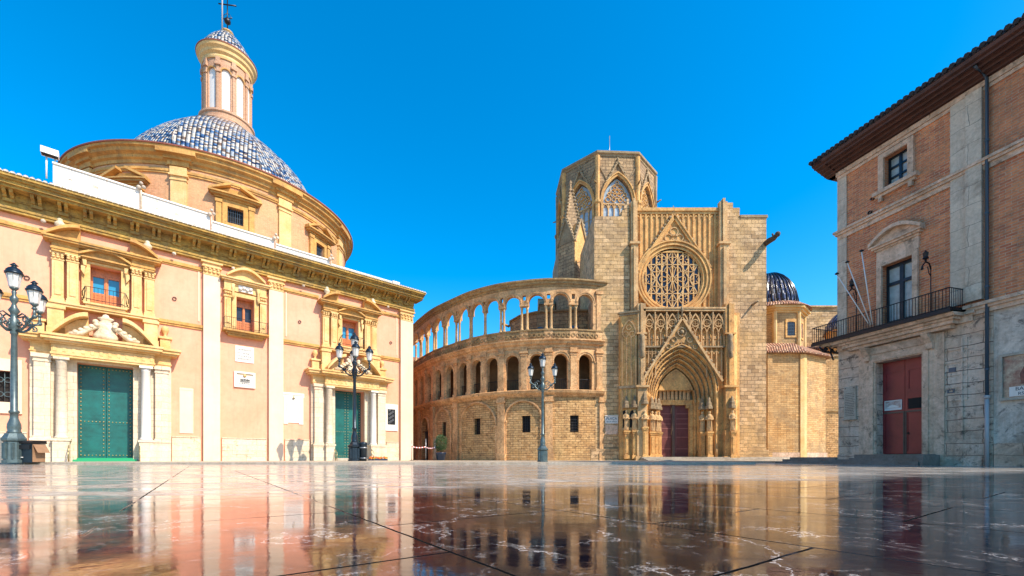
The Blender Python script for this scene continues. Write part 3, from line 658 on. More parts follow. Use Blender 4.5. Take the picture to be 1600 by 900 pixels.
def casement(c, hw, z0, z1, blue):
    w = MB(); w.box(c - hw, c + hw, -.62, -.6, z0, z1)
    win = w.build('window', M['blueglass'] if blue else M['rosegl'], B)
    w = MB(); h = z1 - z0
    w.wall(c - hw, c + hw, -.6, -.5, z0, z1, [(c - hw * .5, hw * .36, z0 + h * .36, z0 + h * .78, 0), (c + hw * .5, hw * .36, z0 + h * .36, z0 + h * .78, 0)])
    for k in range(5):
        for j in range(4):
            for s in (-1, 1): x = c + s * hw * (.22 + .19 * j); w.box(x - .035, x + .035, -.5, -.47, z0 + .08 + h * .066 * k, z0 + .08 + h * .066 * k + .1)
    for k in range(9): x = c - hw + hw * 2 * (k + .5) / 9; w.box(x - .04, x + .04, -.5, -.46, z0 + h * .84, z1 - .05)
    w.box(c - .05, c + .05, -.5, -.44, z0, z0 + h * .8)
    w.build('window_frame', M['orangewood'], win)
for c in DC: doorway(c); big_window(c)
# middle window with balcony
c = 13.2
w = MB(); w.wall(c - .95, c + .95, 0, .25, 10.75, 13.8, [(c, .64, 10.72, 13.5, 0)])
for s in (-1, 1):
    x = c + s * 1.25; w.tiers(x - .22, x + .22, .4, [(.05, 10.7, 10.95), (0, 10.95, 13.3), (.06, 13.3, 13.4), (0, 13.4, 13.8), (.08, 13.8, 13.9)], 0)
    for k in range(3): w.ball(x - .15 + .15 * k, .44, 13.6, .09, 6)
    w.box(x - .1, x + .1, .4, .45, 11.2, 13.1)
    w.lathe(x - s * .35, .38, [(.05, 13.2), (.14, 13.5), (.08, 14.0), (.16, 14.4)], 8)
w.tiers(c - .85, c + .85, .25, [(0, 13.9, 14.5)], 0)
w.tiers(c - 1.5, c + 1.5, .42, [(0, 14.5, 14.62), (.18, 14.62, 14.75), (.28, 14.75, 14.86)], 0)
for s in (-1, 1): w.tiers(c + s * 1.25 - .24, c + s * 1.25 + .24, .4, [(0, 13.905, 14.5)], 0)
A = [(c - 1.35 + 2.7 * k / 14, 14.87 + .75 * sin(pi * k / 14)) for k in range(15)]; w.band(A, [(x, z + .2) for x, z in A], .1, .78); w.poly(A, .1, .4)
w.build('window_aedicule', M['pale_ochre'], B)
w = MB(); w.box(c - .5, c + .5, .25, .3, 13.95, 14.45)
for k in range(4): w.ball(c - .36 + .24 * k, .33, 14.15 + .1 * (k % 2), .14, 7)
w.build('carved_panel', M['marblewhite'], B)
casement(c, .64, 10.75, 13.5, False)
w = MB(); w.tiers(c - 1.6, c + 1.6, .85, [(0, 10.55, 10.68), (-.2, 10.4, 10.55), (-.35, 10.25, 10.4)], 0); w.build('balcony_slab', M['ochre'], B)
w = MB()
for z in (10.74, 11.6): w.tube([(c - 1.5, .05, z), (c - 1.5, .8, z), (c + 1.5, .8, z), (c + 1.5, .05, z)], .02, 5)
for k in range(22): x = c - 1.5 + 3 * k / 21; w.tube([(x, .8, 10.68), (x, .8, 11.6)], .011, 4)
for s in (-1, 1):
    for t in (.25, .5): w.tube([(c + s * 1.5, t, 10.68), (c + s * 1.5, t, 11.6)], .011, 4)
w.build('balcony_railing', M['iron'], B)
# small grilled window at the far left with its stone frame
c = -0.15; w = MB(); w.wall(c - 1.1, c + 1.1, 0, .12, 3.2, 6.6, [(c, .72, 3.9, 5.85, 0)]); w.build('window_surround', M['palepink'], B)
w = MB(); w.box(c - .72, c + .72, -.4, -.35, 3.9, 5.85); gl = w.build('window', M['dark'], B)
w = MB()
for k in range(6): x = c - .6 + .24 * k; w.tube([(x, -.05, 3.9), (x, -.05, 5.85)], .02, 5)
for k in range(8): w.ring(c - .5 + (k % 4) * .33, 4.4 + .9 * (k // 4), .15, .035, -.07, -.03, 10)
w.build('window_grille', M['irongrey'], gl)
# rings and camera domes on the wall
for x, z in ((1.15, 11.9), (8.6, 12.4), (17.4, 12.5), (26.1, 12.2)):
    w = MB(); w.ring(x, z, .12, .035, .03, .08, 12); w.tube([(x, 0, z + .12), (x, .07, z + .12)], .02, 5); w.build('wall_ring', M['iron'], B)
for x in (1.9, 8.55, 12.3, 17.6, 25.6):
    w = MB(); w.ball(x, .45, 15.62, .13, 10); w.build('camera_dome', M['greyplaster'], B)
w = MB(); w.wall(8.9, 9.75, 0, .05, 2.3, 5.75, [(9.32, .36, 2.4, 5.6, 0)]); w.box(8.96, 9.68, 0, .03, 2.4, 5.6); w.build('blank_stone_panel', M['palepink'], B)

# drum, dome and lantern
DCX, DCY = 14.3, 14.98
def polar(R):
    return lambda a, t, z: (DCX + (R + t) * cos(a / R), DCY + (R + t) * sin(a / R), z)
def TH(deg): return radians(deg) - BR
R = 12.0
def PA(deg, R=12.0): return TH(deg) * R
WD = [-54 + 38 * k for k in (-2, -1, 0, 1)]
w = MB(polar(R), 0.45); ops = [(PA(d), .58, 20.75, 22.15, 0) for d in WD]
w.wall(PA(-180), PA(180), -.5, 0, 17.0, 24.6, ops); w.build('drum_wall', M['drum'], B)
for d in [-35 + 38 * k for k in (-3, -2, -1, 0, 1)]:
    w = MB(polar(R), 0.5); a = PA(d); w.tiers(a - .55, a + .55, .22, [(.08, 19.0, 20.3), (0, 20.3, 23.4), (.06, 23.4, 23.5), (0, 23.5, 23.75), (.12, 23.75, 23.9), (.04, 23.9, 24.5)], 0)
    w.build('drum_pilaster', M['pale_ochre'], B)
    w = MB(polar(R), 0.5); w.tiers(a - .75, a + .75, .3, [(0, 24.58, 25.0), (.2, 25.0, 25.3), (.55, 25.3, 25.62)], 0); w.build('cornice_break', M['ochre'], B)
for d in WD:
    a = PA(d); w = MB(polar(R), 0.4)
    w.wall(a - .95, a + .95, 0, .18, 20.4, 22.7, [(a, .58, 20.75, 22.15, 0)])
    for s in (-1, 1): w.tiers(a + s * 1.2 - .2, a + s * 1.2 + .2, .25, [(0, 20.4, 22.3), (.06, 22.3, 22.6)], 0)
    w.tiers(a - 1.5, a + 1.5, .3, [(0, 22.7, 22.85), (.25, 22.85, 23.0), (.4, 23.0, 23.12)], 0)
    for s in (-1, 1): w.band([(a + s * 1.85, 23.13), (a + s * .35, 23.85)], [(a + s * 1.85, 23.33), (a + s * .35, 24.05)], 0, .6)
    w.poly([(a - 1.7, 23.12), (a + 1.7, 23.12), (a + .5, 23.7), (a - .5, 23.7)], 0, .15)
    w.build('drum_window_frame', M['ochre'], B)
    w = MB(polar(R), 0.4); w.box(a - .58, a + .58, -.36, -.3, 20.75, 22.15); win = w.build('drum_window', M['dark'], B)
    w = MB(polar(R))
    for k in range(7): w.tube([(a - .5 + k / 6, -.1, 20.75), (a - .5 + k / 6, -.1, 22.15)], .02, 4)
    for k in range(3): w.tube([(a - .58, -.1, 21.0 + .4 * k), (a, -.1, 21.0 + .4 * k), (a + .58, -.1, 21.0 + .4 * k)], .015, 4)
    w.build('window_grille', M['pipe'], win)
w = MB(polar(R), 0.45)
w.prof(PA(-180), PA(180), [(-.4, 23.95), (.1, 23.95), (.1, 24.08), (.16, 24.1), (.16, 24.3), (-.4, 24.3)])
w.prof(PA(-180), PA(180), [(-.4, 24.61), (.08, 24.61), (.12, 24.85), (.3, 24.95), (.34, 25.15), (.6, 25.3), (.66, 25.55), (.84, 25.62), (.86, 25.8), (-.4, 25.8)])
w.build('drum_cornice', M['ochre'], B)
w = MB(polar(R), 0.45); w.prof(PA(-180), PA(180), [(-3.4, 26.4), (-3.4, 25.805), (.93, 25.805), (.95, 25.9)]); w.build('drum_tile_edge', M['rededge'], B)
# eight-sided dome with glazed ridge tiles
w = MB(lambda a, t, z: (a, t, z)); prof = [(9.3, 26.1), (9.1, 27.3), (8.7, 28.8), (8.0, 30.25), (7.15, 31.6), (6.15, 32.8), (5.0, 33.9), (3.75, 34.9), (2.45, 35.9)]
pr = []
for i in range(len(prof) - 1):
    for k in range(3): f = k / 3; pr.append((prof[i][0] * (1 - f) + prof[i + 1][0] * f, prof[i][1] * (1 - f) + prof[i + 1][1] * f))
pr.append(prof[-1]); tile = .46
for gq in range(8):
    th0 = radians(22.5 + 45 * gq + 8) - 0; arc = 0
    for i in range(len(pr) - 1):
        (r0, z0), (r1, z1) = pr[i], pr[i + 1]; dl = hypot(r1 - r0, z1 - z0)
        ap0, ap1 = r0 * .96, r1 * .96; h0 = ap0 * math.tan(pi / 8); h1 = ap1 * math.tan(pi / 8); n = 40
        for k in range(n):
            x0 = -h0 + 2 * h0 * k / n; x1 = -h0 + 2 * h0 * (k + 1) / n
            if max(abs(x0), abs(x1)) <= h1 + 1e-6: top = (x0, x1)
            elif min(abs(x0), abs(x1)) >= h1 and x0 * x1 > 0:
                s_ = 1 if x0 > 0 else -1; top = (s_ * h1, s_ * h1)
            else: top = (max(-h1, min(h1, x0)), max(-h1, min(h1, x1)))
            pts = []; uvs = []
            for x, ap, z, vv in ((x0, ap0, z0, arc), (x1, ap0, z0, arc), (top[1], ap1, z1, arc + dl), (top[0], ap1, z1, arc + dl)):
                hh = ap * math.tan(pi / 8); bul = .04 * ap * (1 - (x / hh) ** 2) if hh > 0 else 0
                rad = ap + bul; pts.append((DCX + rad * cos(th0) - x * sin(th0), DCY + rad * sin(th0) + x * cos(th0), z)); uvs.append((x + gq * 20 * tile + 10 * tile, vv))
            if abs(top[0] - top[1]) < 1e-6: pts = pts[:3]; uvs = uvs[:3]
            w.face(pts, uvs, True)
        arc += dl
w.build('dome', M['bluetile'], B)
w = MB(lambda a, t, z: (a, t, z))
for gq in range(8):
    th = radians(45 * gq + 8); P = [(DCX + r * 1.02 * cos(th) * 1.0, DCY + r * 1.02 * sin(th), z - .02) for r, z in prof]; w.tube(P, .1, 6)
w.build('dome_rib', M['bluetile'], B)
RL = 2.2
w = MB(polar(RL), .12); L = [(-96 + 36 * k) for k in range(10)]
w.prof(PA(-180, RL), PA(180, RL), [(-.4, 35.2), (.35, 35.2), (.4, 36.0), (.3, 36.1), (.3, 36.5), (.42, 36.6), (.4, 36.8), (-.4, 36.8)])
w.build('lantern_base', M['lanternbrick'], B)
w = MB(polar(RL), .12); w.wall(PA(-184, RL), PA(176, RL), -.25, 0, 36.8, 42.4, [(PA(d, RL), .40, 36.95, 40.9, .40) for d in L if d < 176 and d > -184] ); w.build('lantern_wall', M['lanternbrick'], B)
for d in L:
    a = PA(d, RL); w = MB(polar(RL), .15); w.box(a - .4, a + .4, -.2, -.12, 36.9, 41.32); w.build('lantern_panel', M['white'], B)
    w = MB(polar(RL), .15); a2 = PA(d + 18, RL); w.tiers(a2 - .13, a2 + .13, .12, [(.05, 36.8, 37.0), (0, 37.0, 40.8), (.08, 40.8, 41.0), (0, 41.0, 41.5), (.12, 41.5, 41.8), (.06, 41.8, 42.3)], 0); w.build('lantern_pilaster', M['lanternbrick'], B)
    w = MB(polar(RL), .15); w.arch(a, 40.9, .4, .4, 0, .12, 0, .07); w.build('lantern_arch', M['ochre'], B)
w = MB(polar(RL), .15); w.prof(PA(-180, RL), PA(180, RL), [(-.4, 42.3), (.1, 42.3), (.15, 42.5), (.1, 42.7), (.3, 42.9), (.35, 43.15), (.54, 43.35), (.6, 43.6), (-.4, 43.6)]); w.build('lantern_cornice', M['pale_ochre'], B)
w = MB(polar(RL), .15); w.prof(PA(-180, RL), PA(180, RL), [(-.4, 43.605), (.64, 43.605), (.66, 43.7), (-.4, 43.78)]); w.build('lantern_tile_edge', M['rededge'], B)
w = MB(lambda a, t, z: (a, t, z)); w.lathe(DCX, DCY, [(2.6, 43.75), (2.3, 44.5), (1.9, 45.2), (1.35, 45.95), (.8, 46.55), (.5, 46.75)], 24, smooth=False)
w.build('lantern_cap', M['bluetile'], B)
w = MB(lambda a, t, z: (a, t, z)); w.lathe(DCX, DCY, [(.55, 46.6), (.5, 46.9), (.62, 46.95), (.55, 47.05), (.15, 47.2)], 14); w.build('finial', M['pale_ochre'], B)
w = MB(lambda a, t, z: (a, t, z)); w.tube([(DCX, DCY, 47.1), (DCX, DCY, 50.8)], .06); w.lathe(DCX, DCY, [(.02, 47.9), (.3, 48.1), (.34, 48.35), (.1, 48.7)], 8)
w.tube([(DCX - .75, DCY + .5, 50.1), (DCX + .75, DCY - .5, 50.1)], .07); w.tube([(DCX - .4, DCY + .3, 48.5), (DCX + .4, DCY - .3, 48.7)], .05)
for s in (-1, 1): w.tube([(DCX, DCY, 49.2), (DCX + s * .3, DCY - s * .2, 48.9), (DCX + s * .3, DCY - s * .2, 48.5)], .03)
w.build('weather_vane_cross', M['iron'], B)
w = MB(lambda a, t, z: (a, t, z)); w.tube([(DCX - .55, DCY - .5, 46.3), (DCX - .55, DCY - .5, 54.0)], .075); w.build('lightning_rod', M['pipewhite'], B)
#==PART3
# ------------------------------------------------------------------ curved arcade gallery
GP = [(-14.5, 59.5), (-12.1, 55.3), (-11, 53.3), (-8.8, 49.8), (-6.2, 46.8), (-3.9, 44.5), (-1.26, 42.8), (1.24, 41.95), (3.66, 41.5), (6.2, 41.6), (8.9, 42.2)]
def spline(P, n=20):
    out = []; Q = [(2 * P[0][0] - P[1][0], 2 * P[0][1] - P[1][1])] + P + [(2 * P[-1][0] - P[-2][0], 2 * P[-1][1] - P[-2][1])]
    for i in range(1, len(Q) - 2):
        for k in range(n):
            t = k / n; out.append(tuple(.5 * (2 * Q[i][d] + (-Q[i - 1][d] + Q[i + 1][d]) * t + (2 * Q[i - 1][d] - 5 * Q[i][d] + 4 * Q[i + 1][d] - Q[i + 2][d]) * t * t + (-Q[i - 1][d] + 3 * Q[i][d] - 3 * Q[i + 1][d] + Q[i + 2][d]) * t ** 3) for d in (0, 1)))
    return out + [Q[-2]]
GW = spline(GP); GL = [0]
for i in range(1, len(GW)): GL.append(GL[-1] + hypot(GW[i][0] - GW[i - 1][0], GW[i][1] - GW[i - 1][1]))
GO = (0.0, 42.0)
import bisect
def gpt(a):
    i = max(0, min(len(GL) - 2, bisect.bisect(GL, a) - 1)); f = (a - GL[i]) / (GL[i + 1] - GL[i])
    return GW[i][0] + f * (GW[i + 1][0] - GW[i][0]), GW[i][1] + f * (GW[i + 1][1] - GW[i][1])
def gal(a, t, z):
    x, y = gpt(a); x1, y1 = gpt(a + .25); x0, y0 = gpt(a - .25); dx, dy = x1 - x0, y1 - y0; L = hypot(dx, dy)
    return (x + dy / L * t - GO[0], y - dx / L * t - GO[1], z)
ST = .4
G = thing('arcade_gallery', 'curved golden stone gallery of three storeys with two rows of open arches', 'gallery', (GO[0], GO[1], 0))
SE = 31.95; S0 = 1.0
AC = [30.16, 27.75, 25.4, 23.0, 20.8, 18.9, 16.85, 14.4, 12.05, 9.6, 7.2, 4.8]
PB = [31.9, 26.6, 21.9, 15.6, 10.8, 6.0]
# ground storey
w = MB(gal, ST)
gops = [(29.05, .42, 2.9, 4.5, 0), (24.4, .42, 2.9, 4.5, 0), (18.95, .42, 2.8, 4.45, 0), (13.25, .38, 2.8, 4.4, 0), (8.25, 1.2, PZ, 3.9, 1.6)]
w.wall(S0, SE, -.7, 0, PZ - .1, 6.3, gops)
w.build('ground_storey_wall', M['ashrough'], G)
for c, hw, zs in ((24.1, 1.75, 4.1), (18.9, 2.35, 3.6), (13.05, 1.5, 4.25), (8.25, 1.3, 3.9)):
    w = MB(gal, .3); w.arch(c, zs, hw, hw, 0, .2, 0, .13, 12); w.arch(c, zs, hw, hw, .05, .13, .12, .19, 12)
    for s in (-1, 1): x = c + s * (hw + .1); w.tiers(x - .14, x + .14, .1, [(.06, zs - .2, zs), (0, PZ, zs - .2)], 0)
    w.build('blind_arch', M['galstone'], G)
for a in PB:
    w = MB(gal, ST); w.tiers(a - .36, min(a + .36, SE), .22, [(.08, PZ, .9), (0, .9, 5.8), (.1, 5.8, 6.0), (.04, 6.0, 6.3)], 0)
    w.build('ground_storey_pilaster', M['galstone'], G)
for c, hw, z0, z1 in ((29.05, .42, 2.9, 4.5), (24.4, .42, 2.9, 4.5), (18.95, .42, 2.8, 4.45), (13.25, .38, 2.8, 4.4)):
    w = MB(gal); w.box(c - hw, c + hw, -.4, -.35, z0, z1); win = w.build('window', M['dark'], G)
    w = MB(gal)
    for k in range(4): x = c - hw + 2 * hw * (k + .5) / 4; w.tube([(x, -.12, z0), (x, -.12, z1)], .022, 4)
    for k in range(6): z = z0 + (z1 - z0) * (k + .5) / 6; w.tube([(c - hw, -.12, z), (c + hw, -.12, z)], .018, 4)
    w.build('window_grille', M['iron'], win)
w = MB(gal, .4); w.box(7.05, 9.45, -.62, -.55, PZ, 5.5); gt = w.build('gate', M['greydoor'], G)
w = MB(gal)
for k in range(11): x = 7.15 + 2.2 * k / 10; w.tube([(x, -.4, PZ), (x, -.4, 3.6)], .03, 4)
w.tube([(7.05, -.4, 3.6), (8.25, -.4, 3.6), (9.45, -.4, 3.6)], .05, 4); w.build('gate_bars', M['iron'], gt)
# first cornice
w = MB(gal, ST); w.prof(S0, SE, [(-.7, 6.305), (.1, 6.305), (.16, 6.42), (.28, 6.5), (.42, 6.62), (.5, 6.85), (.3, 6.93), (-.7, 6.93)]); w.build('lower_cornice', M['galstone'], G)
# loggia storey
w = MB(gal, ST); w.wall(S0, SE, -.55, 0, 6.94, 10.95, [(c, .66, 6.95, 9.72, .66) for c in AC]); w.build('loggia_wall', M['galstone'], G)
for c in AC:
    w = MB(gal, .3); w.arch(c, 9.72, .66, .66, .0, .17, 0, .07, 8); w.arch(c, 9.72, .66, .66, .17, .26, 0, .13, 8); w.build('loggia_arch', M['galstone'], G)
    w = MB(gal)
    for k in range(8): x = c - .6 + 1.2 * k / 7; w.tube([(x, -.3, 6.93), (x, -.3, 8.0)], .016, 4)
    w.tube([(c - .66, -.3, 8.0), (c, -.3, 8.0), (c + .66, -.3, 8.0)], .025, 4); w.build('loggia_railing', M['iron'], G)
mids = [31.55] + [(AC[i] + AC[i + 1]) / 2 for i in range(len(AC) - 1)]
for a in mids:
    w = MB(gal, ST); hi = min(a + .3, SE)
    w.tiers(a - .3, hi, .16, [(.08, 6.94, 7.2), (0, 7.2, 10.25), (.05, 10.25, 10.32), (.0, 10.32, 10.5), (.1, 10.5, 10.66), (.03, 10.66, 10.95)], 0)
    w.tiers(a - .42, min(a + .42, SE), .06, [(.03, 9.58, 9.72), (0, 7.0, 9.58)], 0); w.build('loggia_pilaster', M['galstone'], G)
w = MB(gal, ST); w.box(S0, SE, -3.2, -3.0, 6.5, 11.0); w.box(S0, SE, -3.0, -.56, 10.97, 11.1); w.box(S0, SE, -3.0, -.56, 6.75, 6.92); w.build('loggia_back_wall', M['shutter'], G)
w = MB(gal, ST); w.prof(S0, SE, [(-.6, 10.955), (.08, 10.955), (.12, 11.2), (.3, 11.3), (.38, 11.5), (.52, 11.6), (.52, 11.7), (-.6, 11.7)]); w.build('middle_cornice', M['galstone'], G)
w = MB(gal, ST); w.prof(S0, SE, [(-.35, 11.705), (.12, 11.705), (.12, 12.55), (.2, 12.58), (.2, 12.72), (-.4, 12.72), (-.4, 12.58)])
w.m = 1
for a in mids: w.tiers(a - .4, min(a + .4, SE), .14, [(0, 11.71, 12.56)], .1)
w.m = 0
a = S0 + .3
while a < 31.6: w.ring(a, 12.13, .17, .07, .12, .19, 8); a += .46
w.build('parapet', [M['galdark'], M['galstone']], G)
w = MB(gal, ST); w.box(S0, SE, -3.4, -.4, 11.72, 12.3); w.build('terrace_floor', M['galstone'], G)
# top storey: open arches on paired slender columns
tops = [(c, .76, 12.0, 15.35, .76) for c in AC]
w = MB(gal, ST)
holes = [((AC[i] + AC[i + 1]) / 2, .16, 15.62, 16.1, 0) for i in range(len(AC) - 1)]
w.wall(S0, SE, -.42, 0, 15.35, 16.75, [(c, r, 15.35 - .01, 15.35, .76) for c, r, _, _, _ in tops] + holes)
w.build('top_storey_wall', M['galstone'], G)
for c in AC:
    w = MB(gal, .3); w.arch(c, 15.35, .76, .76, .0, .13, 0, .05, 8); w.arch(c, 15.35, .76, .76, .13, .2, 0, .1, 8); w.build('top_storey_arch', M['galstone'], G)
for i in range(len(AC)):
    xs = [AC[i] + .95, AC[i] - .95] if i == 0 else [AC[i] - .95]
    if i == 0: xs = [31.2]
    if i: pass
    for x in ([AC[i] + .93, AC[i] - .93]):
        w = MB(gal); w.lathe(x, -.2, [(.19, 12.72), (.2, 12.85), (.14, 12.95), (.13, 13.2), (.115, 14.75), (.15, 14.8), (.13, 14.85), (.2, 15.05)], 10); w.build('slender_column', M['gothlight'], G)
for i in range(len(AC) - 1):
    a0, a1 = AC[i + 1] + .74, AC[i] - .74; w = MB(gal, ST); w.box(a0, a1, -.44, .04, 15.05, 15.2); w.box(a0, a1, -.42, 0, 15.2, 15.36); w.build('impost', M['galstone'], G)
w = MB(gal, ST); w.box(AC[0] + .74, SE, -.44, .04, 12.72, 15.36); w.tiers(AC[0] + 1.1, SE - .1, .12, [(0, 12.73, 16.2), (.08, 16.2, 16.5)], 0); w.build('end_pier', M['galstone'], G)
w = MB(gal, ST); w.prof(S0, SE + .35, [(-.5, 16.76), (.05, 16.76), (.1, 16.95), (.22, 17.0), (.28, 17.2), (.42, 17.28), (.42, 17.42), (-.5, 17.5)]); w.build('top_cornice', M['galdark'], G)
w = MB(gal)
a = S0
while a < 31.5: w.tube([(a, -2.9, 12.3), (a, -2.9, 13.75)], .016, 4); a += .17
for z in (12.5, 13.7): w.tube([(S0 + (31.5 - S0) * k / 90, -2.9, z) for k in range(91)], .028, 4)
w.build('terrace_railing', M['iron'], G)
# chapel wall seen through the top arches
w = MB(); P = [(-.2, -7.2), (.9, -5.2), (2.6, -4.0), (6.2, -3.4), (9, -3.6), (9, -9), (-.2, -9)]
w.plan(P, 11.0, 15.75); w.m = 1; w.box(8.0, 8.6, -3.55, -3.4, 12.3, 15)
P2 = [(x * 1.0 + (-.12 if x < 3 else 0), t + .12) for x, t in P]; w.plan(P2, 15.76, 15.92)
w.build('inner_chapel_wall', [M['towerstone'], M['galdark']], G)
w = MB(); w.arch(3.0, 13.6, .55, .6, -.55, 0, -3.9, -3.7); w.box(2.45, 3.55, -3.9, -3.7, 12.3, 13.6); w.build('terrace_door', M['copper'], G)
w = MB(); w.poly([(6.2, 12.3), (6.9, 12.3), (6.9, 14.2), (6.2, 14.2)], -3.45, -3.3); w.build('terrace_door', M['copper'], G)
w = MB(); w.tube([(-.3, -6.9, 15.2), (-1.3, -6.6, 15.5)], [.16, .1]); w.build('water_spout', M['galdark'], G)
# house bridging the lane behind the church corner
H = thing('lane_house', 'narrow stone house with tiled eave wedged between church corner and curved gallery', 'house', (-13.5, 57.5, 0), radians(20))
w = MB(); w.wall(-6, 2.1, -3, 0, PZ, 13.2, [(.9, .35, 7.5, 9.4, .35), (-.6, 1.2, PZ, 3.5, 1.2)]); w.build('wall', M['galstone'], H)
w = MB(); w.box(.5, 1.3, -.6, -.5, 7.4, 9.9); w.build('window', M['dark'], H)
w = MB(); w.prof(-6.3, 2.4, [(-3, 14.5), (.7, 13.25), (.7, 13.1), (-3, 13.1)]); w.build('roof', M['terracotta'], H)
w = MB(); w.tiers(-6, 2.1, .1, [(0, 6.4, 6.55), (.1, 6.55, 6.7), (.05, 12.8, 13.0), (.2, 13.0, 13.09)], 0); w.build('string_course', M['galstone'], H)

# ------------------------------------------------------------------ cathedral transept with rose window and portal
T = thing('cathedral_transept', 'tall stone cathedral front with a round rose window above a deep pointed portal', 'cathedral', (15.75, 42.0, 0))
def bx(X): return X - 15.75
# flanking buttress towers
w = MB()
w.box(bx(7.95), bx(11.35), -9, 0, GZ, 23.3)
for a, b, z in ((8.0, 11.35, 23.75),): w.prof(bx(a), bx(b), [(0.0, 23.3), (0, 23.75), (-1.6, 24.2), (-9, 24.2), (-9, 23.3)])
for k in range(3): w.box(bx(10.6 + .25 * k), bx(11.3), -1.6, -.02, 23.8 + .55 * k, 24.36 + .55 * k)
w.box(bx(7.6), bx(11.5), .0, .16, GZ, 1.3)
w.build('left_buttress', M['ash'], T)
w = MB(); w.box(bx(20.75), bx(24.55), -8, 0, GZ, 23.6); w.box(bx(20.75), bx(22.0), -8, -.05, 23.6, 24.6); w.box(bx(20.75), bx(21.35), -8, -.05, 24.6, 25.1)
w.box(bx(20.9), bx(24.7), 0, .14, GZ, 1.2)
w.m = 1; w.box(bx(22.0), bx(24.65), -8, .08, 23.61, 23.85)
w.build('right_buttress', [M['ash'], M['gothgrey']], T)
# centre wall with ribbed panelling
a0, a1 = bx(11.35), bx(20.75)
w = MB(); w.wall(a0, a1, -1.6, -.25, 7.0, 24.5, [(bx(15.6), 2.85, 17.72, 17.72, 2.84)] if 0 else [])
w.box(a0, a1, -.25, -.0, 24.3, 24.6); w.box(a0, a1, -.25, -.12, 24.05, 24.3)
for k in range(17):
    x = a0 + .6 + (a1 - a0 - 1.2) * k / 16; w.box(x - .07, x + .07, -.25, -.13, 14, 24.05)
    if k < 16: x2 = x + (a1 - a0 - 1.2) / 32; w.arch(x2, 23.55, .21, .35, -.04, .04, -.25, -.17, 4)
w.build('ribbed_wall', M['goth'], T)
RC = (bx(15.55), 17.75); RT = -.22
w = MB()
for r, ww, t0, t1 in ((2.84, .12, -.25, -.08), (2.96, .12, -.25, .02), (3.1, .16, -.25, -.04), (3.26, .14, -.25, .14), (3.42, .18, -.25, .08), (3.57, .13, -.25, .22)): w.ring(RC[0], RC[1], r, ww, t0, t1, 56)
w.build('rose_moulding', M['goth'], T)
w = MB(); n = 40; w.poly([(RC[0] + 2.9 * cos(2 * pi * k / n), RC[1] + 2.9 * sin(2 * pi * k / n)) for k in range(n)], -.245, -.235); gls = w.build('rose_glass', M['rosegl'], T)
w = MB(); t0, t1 = RT - .02, RT + .1; cx_, cz_ = RC
V = [(cx_ + 2.8 * cos(radians(90 + 60 * k)), cz_ + 2.8 * sin(radians(90 + 60 * k))) for k in range(6)]
for tri in ((0, 2, 4), (1, 3, 5)):
    for i in range(3): w.bar(V[tri[i]], V[tri[(i + 1) % 3]], .09, t0, t1)
w.ring(cx_, cz_, .25, .07, t0, t1, 16)
for k in range(12):
    th = radians(15 + 30 * k); c_, s_ = cos(th), sin(th)
    w.bar((cx_ + .28 * c_, cz_ + .28 * s_), (cx_ + 1.0 * c_, cz_ + 1.0 * s_), .06, t0, t1)
    th2 = radians(30 * k); w.ring(cx_ + 1.0 * cos(th2), cz_ + 1.0 * sin(th2), .26, .055, t0, t1, 10, th2 - 1.6, th2 + 1.6)
for k in range(6):
    th = radians(60 * k); px, pz = cx_ + 2.2 * cos(th), cz_ + 2.2 * sin(th)
    w.ring(px, pz, .46, .06, t0, t1, 16)
    for j in range(6): q = radians(60 * j); w.bar((px + .2 * cos(q), pz + .2 * sin(q)), (px + .44 * cos(q), pz + .44 * sin(q)), .06, t0, t1)
    th = radians(30 + 60 * k)
    tip = (cx_ + 2.8 * cos(th), cz_ + 2.8 * sin(th)); L_ = 2.8 * sqrt(3) / 3
    p1 = (tip[0] - L_ * cos(th - pi / 6), tip[1] - L_ * sin(th - pi / 6)); p2 = (tip[0] - L_ * cos(th + pi / 6), tip[1] - L_ * sin(th + pi / 6))
    mid = lambda a_, b_: ((a_[0] + b_[0]) / 2, (a_[1] + b_[1]) / 2)
    m1, m2, m3 = mid(tip, p1), mid(tip, p2), mid(p1, p2)
    for q0, q1 in ((m1, m2), (m2, m3), (m3, m1)): w.bar(q0, q1, .07, t0, t1)
    for c_, in ((mid(m1, m2),),): w.bar(tip, c_, .05, t0, t1)
w.build('rose_tracery', M['gothlight'], gls)
def crockets(w, p, q, n, r, t):
    for k in range(1, n): f = k / n; w.ball(p[0] + (q[0] - p[0]) * f, t, p[1] + (q[1] - p[1]) * f, r * (.8 + .4 * ((k * 7) % 3) / 2), 6)
# gable over the rose
w = MB(); ap = (bx(15.65), 23.6); fl = (bx(12.15), 18.5); fr = (bx(19.15), 18.5)
w.poly([(fl[0] + .9, 20.3), ap, (fr[0] - .9, 20.3)], -.25, -.08)
for f_ in (fl, fr): w.bar(f_, ap, .22, -.25, .12); w.bar((f_[0], f_[1] + .3), (ap[0], ap[1] + .3), .1, -.2, .2)
w.build('rose_gable', M['goth'], T)
w = MB(); crockets(w, (fl[0] - .15, fl[1] + .2), (ap[0] - .1, ap[1] + .4), 15, .17, -.1); crockets(w, (fr[0] + .15, fr[1] + .2), (ap[0] + .1, ap[1] + .4), 15, .17, -.1)
w.lathe(ap[0], -.2, [(.12, 23.8), (.08, 24.2), (.22, 24.35), (.1, 24.5), (.02, 24.9)], 6); w.build('gable_crockets', M['gothgrey'], T)
w = MB(); w.ring(ap[0] - .0, 22.3, .38, .08, -.1, .02, 14)
for s in (-1, 1): w.ring(ap[0] + s * .55, 21.7, .34, .08, -.1, .02, 12); w.ring(ap[0] + s * 1.15, 21.1, .3, .08, -.1, .02, 12)
w.ring(ap[0], 21.75, .25, .07, -.1, .02, 10); w.build('gable_tracery', M['gothlight'], T)
